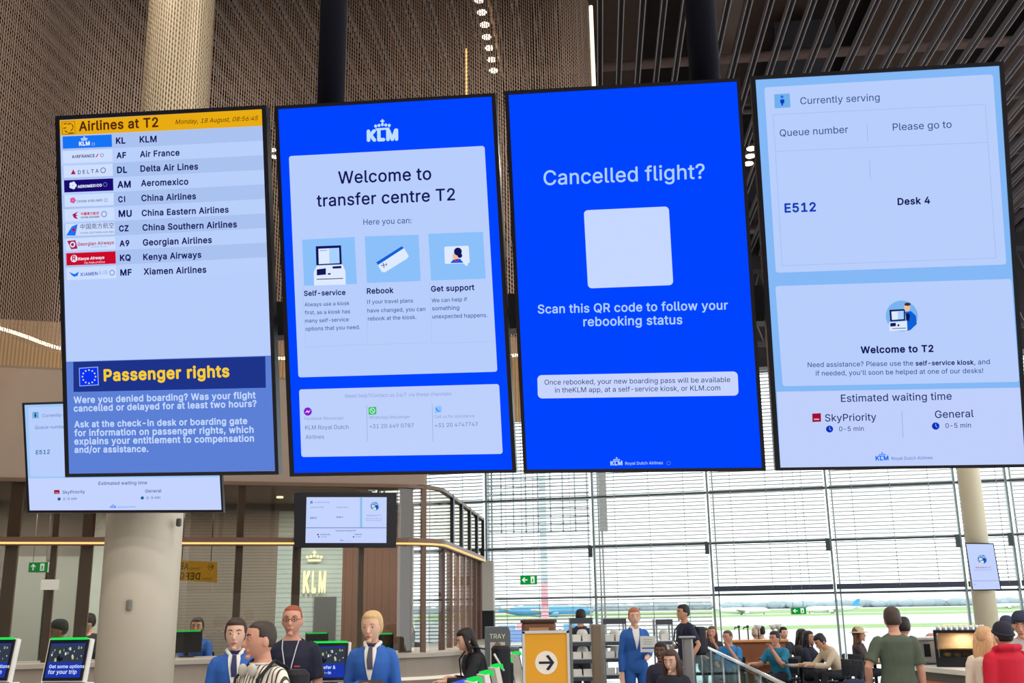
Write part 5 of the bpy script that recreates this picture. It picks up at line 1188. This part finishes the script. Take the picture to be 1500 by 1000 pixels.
    if hat:
        hk, hcol = hat; m_ = mat(hcol, .8, noise=.1); b = MB()
        def capf(d): q = hs(d); return q*(1.14 if d.z > -.02+.25*(-d.y if d.y < 0 else -d.y*.9) else .85)+Vector((0, .004, .01))
        if hk == 'beanie':
            b.ball((0, 0, 0), 1, m_, 28, capf, hm); b.tube([hm @ Vector((.083*math.cos(g), .006+.104*math.sin(g), .03-.022*math.sin(g))) for g in [2*math.pi*i/16 for i in range(17)]], .014, m_, 8)
        if hk == 'cap':
            b.ball((0, 0, 0), 1, m_, 28, capf, hm); b.tube([hm @ Vector((0, -.07, .05)), hm @ Vector((0, -.12, .045)), hm @ Vector((0, -.165, .03))], [.07, .066, .03], m_, 12, .12)
        if hk == 'capback':
            b.ball((0, 0, 0), 1, m_, 28, capf, hm); b.tube([hm @ Vector((0, .07, .06)), hm @ Vector((0, .12, .08)), hm @ Vector((0, .17, .1))], [.07, .066, .03], m_, 12, .12)
        if hk == 'sunhat':
            prf = [(.001, .135), (.05, .132), (.078, .1), (.084, .05), (.16, .035), (.165, .03), (.08, .03), (.001, .03)]
            n0 = len(b.v); b.lathe((0, 0, 0), prf[::-1], m_, 24)
            for i in range(n0, len(b.v)): b.v[i] = hm @ b.v[i]
        b.build('hat', t)
    if sit: SITZ[t.name] = hz
    return dict(t=t, T=T, hm=hm, J=J, hz=hz, k=k, M=frame_of(t))
BLU = (40, 92, 172)
def W(P_, v): return P_['M'] @ Vector(v)
# attendants and travellers at the desk
s1_ = person('woman attendant in a blue jacket and scarf, half behind the striped shirt man', 347, 905, 9.0, R(12), head=(-4, 0), arms=('down', 'bent'), fem=True, hair=('bun', (58, 40, 34)), top=(BLU, 'long'), trousers=(24, 30, 66), scarf=(30, 36, 84), front=(220, 218, 214))
strm = stripemat((226, 218, 206), (70, 62, 56), 0, 34, .66)
s2_ = person('man in a black and cream striped shirt with headphones round his neck', 388, 907, 7.2, R(-38), head=(-22, 0), arms=('down', 'down'), skin='red', hair=('buzz', (58, 46, 40)), top=((226, 218, 206), 'short'), topmat=strm, trousers=(60, 64, 76))
s3_ = person('tall man in glasses and a navy shirt with a lanyard', 430, 884, 9.3, R(2), head=(0, 0), arms=('down', 'down'), skin='red', hair=('buzz', (150, 74, 48)), top=((24, 28, 50), 'short'), trousers=(30, 32, 44), glasses=True)
s4_ = person('blonde woman attendant in a blue jacket holding a dark tablet', 547, 894, 9.2, R(-2), head=(-8, 4), arms=('bent', 'carry'), fem=True, hair=('bun', (206, 170, 120)), top=(BLU, 'long'), trousers=(24, 30, 66), front=(226, 222, 214), scarf=(70, 66, 84))
def rod(b, P_, pts, r, m, n=8): b.tube([W(P_, p) for p in pts], r, m, n)
# headphones, lanyard, tablet, rucksacks
T_ = s2_['T']; kk = s2_['k']
b = MB(); b.tube([W(s2_, T_(.085*math.cos(g), .015-.1*math.sin(g)*(1 if math.sin(g) > 0 else .6), .51*kk)) for g in [R(-50)+R(280)*i/14 for i in range(15)]], .008, mat((220, 216, 208), .4), 8)
for sx in (-1, 1): c = W(s2_, T_(sx*.05, -.125, .475*kk)); b.ball(c, (.032, .022, .04), mat((190, 184, 176), .5), 14)
b.build('headphones', label='cream headphones round the neck of the striped shirt man', cat='headphones')
def rucksack(P_, label, col, w_=.3, h_=.44, z0=.02, straps=True):
    T_ = P_['T']; t = thing('backpack', label, 'backpack', W(P_, T_(0, .225, z0)), P_['t'].rotation_euler.z, 'backpacks worn by travellers'); m = mat(col, .8)
    b = MB(); vs = []
    bb = MB(); bb.rbox((0, 0, h_/2), (w_, .17, h_), m, .06)
    inv = Matrix.Translation(W(P_, T_(0, .225, z0))).inverted()
    for v in bb.v: vs.append(v)
    b.add(vs, bb.f, m); b.rbox((0, .09, h_*.34), (w_*.74, .06, h_*.5), m, .03); b.build('pack', t)
    if straps:
        for sx in (-1, 1):
            b = MB(); b.tube([W(P_, T_(sx*.1, .13, .47)), W(P_, T_(sx*.115, .0, .53)), W(P_, T_(sx*.115, -.13, .42)), W(P_, T_(sx*.13, -.15, .25)), W(P_, T_(sx*.16, -.02, .12)), W(P_, T_(sx*.12, .12, .08))], .022, m, 8, .4); b.build('strap', t, True)
    return t
rucksack(s2_, 'black backpack on the striped shirt man', (26, 26, 32))
T_ = s3_['T']; kk = s3_['k']; fy = -(.112*kk+.034)
b = MB()
for sx in (-1, 1): b.tube([W(s3_, T_(sx*.07, -.06, .515*kk)), W(s3_, T_(sx*.06, fy+.02, .45*kk)), W(s3_, T_(sx*.03, fy-.012, .32*kk)), W(s3_, T_(.005, fy-.012, .12*kk))], .005, mat((190, 190, 204), .5), 6)
b.box(W(s3_, T_(.005, fy-.014, .07*kk)), (.06, .006, .09), mat((230, 230, 236), .5)); b.box(W(s3_, T_(.075, fy-.006, .31*kk)), (.05, .006, .012), mat((200, 60, 80), .5))
b.build('lanyard', label='pale lanyard with a card on the man in the navy shirt', cat='lanyard')
def tablet(P_, label, col, sz=(.2, .012, .14)):
    a, b_ = W(P_, P_['J'][0][2]), W(P_, P_['J'][1][2]); q = Matrix.Rotation(P_['t'].rotation_euler.z, 3, 'Z') @ Matrix.Rotation(R(-40), 3, 'X'); d = Matrix.Rotation(P_['t'].rotation_euler.z, 3, 'Z') @ Vector((0, -.12, .03))
    b = MB(); c = (a+b_)/2+d; b.box(c, sz, mat(col, .4), rot=q); return b.build('tablet', label=label, cat='tablet')
tablet(s4_, 'dark tablet in the hands of the blonde attendant', (26, 26, 34))
# people behind the desk glass
def desk(label, px_, py_, back, **kw): return person(label, px_, py_, front(front_u(px_), back).y, kw.pop('rz', 0), sit=True, **kw)
desk('desk worker in a dark green cap behind the glass left of the white column', 90, 909, 1.2, rz=R(-60), hat=('cap', (30, 44, 38)), skin='olive', top=((30, 34, 36), 'long'), arms=('table', 'table'))
desk('desk worker in black behind the glass just left of the white column', 130, 900, 2.1, rz=R(-50), lean=12, hair=('short', (34, 28, 26)), top=((28, 28, 32), 'long'), arms=('table', 'table'))
desk('desk worker in blue behind the green lit monitor right of the white column', 290, 906, 1.45, rz=R(6), fem=True, hair=('bun', (46, 36, 32)), top=(BLU, 'long'), arms=('table', 'table'), skin='tan')
desk('dark haired desk worker behind the curved glass right of the blonde attendant, a reflection', 597, 912, 2.1, rz=R(10), fem=True, hair=('long', (44, 36, 32)), top=((60, 58, 62), 'long'), arms=('table', 'table'), skin='tan')  # reflection in the curved glass, built as a seated figure
# middle
s5_ = person('traveller in black with a backpack leaning toward the curved counter', 686, 917, 11.8, R(-75), lean=14, head=(0, 12), arms=('bent', 'table'), thickk=1.2, fem=True, hair=('long', (30, 24, 26)), top=((26, 26, 34), 'long'), trousers=(30, 34, 60))
rucksack(s5_, 'black backpack with a pale stripe on the traveller at the counter', (28, 28, 36))
T_ = s5_['T']; b = MB(); b.tube([W(s5_, T_(.16, .2, .4)), W(s5_, T_(.165, .26, .2))], .012, mat((214, 214, 216), .6), 6, .5); b.build('stripe', bpy.data.objects['backpack.001'], True, label='pale stripe')
person('man in dark clothes standing behind the first leaflet rack', 850, 892, 18, R(160), hair=('short', (28, 24, 26)), top=((44, 46, 66), 'long'), arms=('bent', 'bent'), skin='tan')
s6_ = person('woman in a blue suit holding a white notice board', 928, 890, 15.7, R(4), fem=True, hair=('short', (176, 104, 78)), top=(BLU, 'long'), trousers=BLU, arms=('down', 'carry'), front=(222, 220, 216))
a = at(949, 943, 15.35); b = MB(); b.box(a, (.215, .012, .22), mat((206, 206, 202), .6)); nb = b.build('notice_board', label='white notice board held by the woman in a blue suit', cat='notice board')
b = MB()
for k in range(3): b.box(a+Vector((-.0, -.007, .06-.03*k)), (.13, .002, .008), mat((150, 158, 150), .6))
b.box(a+Vector((0, -.007, -.055)), (.17, .002, .02), mat((60, 90, 180), .6)); b.build('printed_lines', nb, True)
s7_ = person('man in a navy shirt with a dark backpack standing by the blinds', 1002, 885, 17.5, R(-70), hair=('short', (30, 28, 30)), top=((30, 36, 62), 'short'), trousers=(120, 112, 104), arms=('carry', 'hip'), skin='tan')
rucksack(s7_, 'dark backpack on the man standing by the blinds', (44, 42, 54))
s8_ = person('seated dark skinned woman with tied back hair behind the brown haired woman', 968, 942, 14.6, R(-20), sit=True, fem=True, skin='dark', hair=('bun', (26, 22, 24)), top=((34, 36, 58), 'long'), arms=('lap', 'lap'))
s9_ = person('seated brown haired woman in a dark top with her head tilted', 984, 953, 12.8, R(-16), sit=True, fem=True, lean=6, head=(-14, 6), hair=('long', (70, 46, 42)), top=((30, 34, 50), 'long'), arms=('lap', 'lap'))
tablet(s9_, 'open magazine on the lap of the brown haired woman', (196, 200, 214), (.26, .01, .18))
# seating area
person('seated person with short hair, left of the pair beside the blinds', 1030, 922, 23.4, R(40), sit=True, skin='tan', hair=('short', (60, 44, 40)), top=((60, 52, 60), 'short'), arms=('table', 'table'))
person('seated woman in a sleeveless top, right of the pair beside the blinds', 1043, 918, 21.9, R(-20), sit=True, fem=True, skin='red', hair=('long', (96, 70, 58)), top=((50, 46, 56), 'short'), arms=('table', 'face'))
person('seated man in a bright blue shirt resting by the wooden bar', 1067, 923, 20.0, R(-30), sit=True, skin='red', hair=('buzz', (96, 60, 52)), top=((40, 126, 190), 'short'), arms=('table', 'face'), head=(-20, 6))
person('pale haired person partly hidden behind the wooden bar', 1107, 922, 22.9, R(170), sit=True, hair=('short', (196, 176, 160)), top=((96, 84, 80), 'long'), arms=('table', 'table'))
person('black haired person behind the bar beside the pale haired one', 1115, 918, 24.3, R(190), sit=True, hair=('short', (28, 26, 34)), top=((30, 32, 44), 'long'), arms=('table', 'table'))
person('man in a teal shirt with a red lanyard cord seated at the bar', 1135, 925, 19.6, R(-55), sit=True, skin='red', hair=('short', (34, 30, 34)), top=((34, 124, 160), 'short'), arms=('reach', 'face'), thickk=1.15, lean=6)
person('dark haired person seated behind the teal shirted man', 1147, 931, 22.8, R(20), sit=True, hair=('short', (30, 28, 32)), top=((36, 36, 44), 'long'), arms=('table', 'table'))
person('seated woman in dark clothes facing right, left of the woman in navy', 1171, 922, 20.6, R(60), sit=True, fem=True, skin='tan', hair=('long', (34, 28, 30)), top=((44, 40, 48), 'long'), arms=('table', 'table'), head=(0, 8))
person('seated woman in navy beside the woman in a beige jacket', 1182, 925, 20.0, R(50), sit=True, fem=True, skin='tan', hair=('long', (30, 26, 34)), top=((34, 38, 60), 'long'), arms=('table', 'face'))
bj = person('black haired woman in a beige jacket leaning over the dark table', 1202, 930, 18.4, R(-75), sit=True, fem=True, lean=32, skin='tan', hair=('short', (26, 24, 28)), top=((204, 186, 160), 'long'), arms=('reach', 'reach'), head=(0, 18))
sh_ = person('woman in a straw sun hat seated by the window', 1255, 919, 19.2, R(70), sit=True, fem=True, skin='tan', hair=('long', (110, 76, 60)), hat=('sunhat', (206, 184, 150)), top=((70, 54, 60), 'short'), arms=('table', 'table'))
# right hand side
person('man in a green T-shirt standing with his back turned', 1306, 889, 11.4, R(176), skin='red', hair=('short', (70, 54, 50)), top=((82, 92, 78), 'short'), trousers=(60, 64, 76), arms=('down', 'hip'), topmat=mat((82, 92, 78), .85, noise=.25, scale=9), thickk=1.08)
person('dark haired person standing beyond the man in the green T-shirt', 1322, 904, 13.8, R(150), fem=True, hair=('short', (36, 30, 32)), top=((60, 60, 64), 'long'), skin='tan')
person('bald man in dark clothes behind the coffee counter', 1367, 927, 15, R(-120), sit=True, skin='red', hair=('bald', (90, 70, 60)), top=((34, 36, 50), 'long'), arms=('table', 'table'))
person('blonde woman with long hair in a pale top before the coffee counter', 1439, 918, 10.6, R(165), fem=True, hair=('long', (206, 160, 118)), top=((222, 206, 190), 'long'), trousers=(190, 170, 150), head=(-30, 8))
person('person in a red hoodie and dark beanie with the back turned', 1469, 912, 10.2, R(188), hair=('short', (40, 34, 34)), hat=('beanie', (36, 36, 52)), top=((196, 22, 50), 'long'), topmat=mat((196, 22, 50), .8), hoodie=True, arms=('bent', 'bent'), thickk=1.1)
person('man in a pale grey T-shirt looking down with a dark cap', 1494, 895, 11.2, R(-40), skin='red', hair=('short', (60, 46, 42)), hat=('capback', (40, 48, 70)), top=((188, 184, 184), 'short'), head=(10, 14), arms=('bent', 'bent'))
person('person in a white and navy cap behind the man in the pale grey T-shirt', 1474, 903, 13, R(160), hair=('short', (40, 36, 40)), hat=('cap', (52, 58, 86)), top=((216, 216, 220), 'short'))
SEATS = []
def seat_for(key, label, group='chairs in the seating area', col=(34, 36, 44)):
    for o in list(COL.objects):
        if o.get('category') == 'person' and key in o['label']:
            hz = SITZ[o.name]; chair(o.location.x, o.location.y, o.rotation_euler.z, label, hz-.12, col, group); return
for key, lb in (('dark green cap', 'office chair under the desk worker in the dark green cap'), ('worker in black', 'office chair under the desk worker in black'), ('worker in blue', 'office chair under the desk worker in blue'), ('dark haired desk worker', 'office chair behind the curved glass')):
    seat_for(key, lb, 'chairs behind the transfer counter')
for key, lb in (('dark skinned woman', 'dark seat under the woman with tied back hair'), ('seated brown haired', 'dark seat under the brown haired woman'), ('left of the pair', 'chair under the left one of the pair by the blinds'), ('sleeveless', 'chair under the woman in a sleeveless top'),
    ('bright blue shirt', 'chair under the man in a bright blue shirt'), ('pale haired', 'stool under the pale haired person behind the bar'), ('black haired person', 'stool under the black haired person behind the bar'), ('teal shirt with', 'chair under the man in a teal shirt'), ('behind the teal', 'chair behind the teal shirted man'),
    ('seated woman in dark', 'chair under the woman in dark clothes facing right'), ('seated woman in navy', 'chair under the woman in navy'), ('beige jacket leaning', 'black chair under the woman in a beige jacket'), ('sun hat', 'black chair under the woman in a sun hat'), ('bald man', 'stool under the bald man behind the coffee counter')):
    seat_for(key, lb)
p = at(1262, 962, 18.0); chair(p.x, p.y, R(100), 'empty black chair with a bag beside the woman in a sun hat')
p = at(1232, 965, 17.6); chair(p.x, p.y, R(-80), 'empty black chair right of the woman in a beige jacket')
p = at(1250, 985, 17.4); t = thing('tote_bag', 'dark blue bag standing below the empty chair by the sun hat woman', 'bag', (p.x, p.y, 0)); b = MB(); b.rbox((0, 0, .3), (.34, .2, .6), mat((44, 58, 84), .8), .06); b.build('body', t); b = MB(); b.tube([(-.1, 0, .58), (-.08, 0, .74), (.08, 0, .74), (.1, 0, .58)], .012, DM, 6); b.build('handle', t)
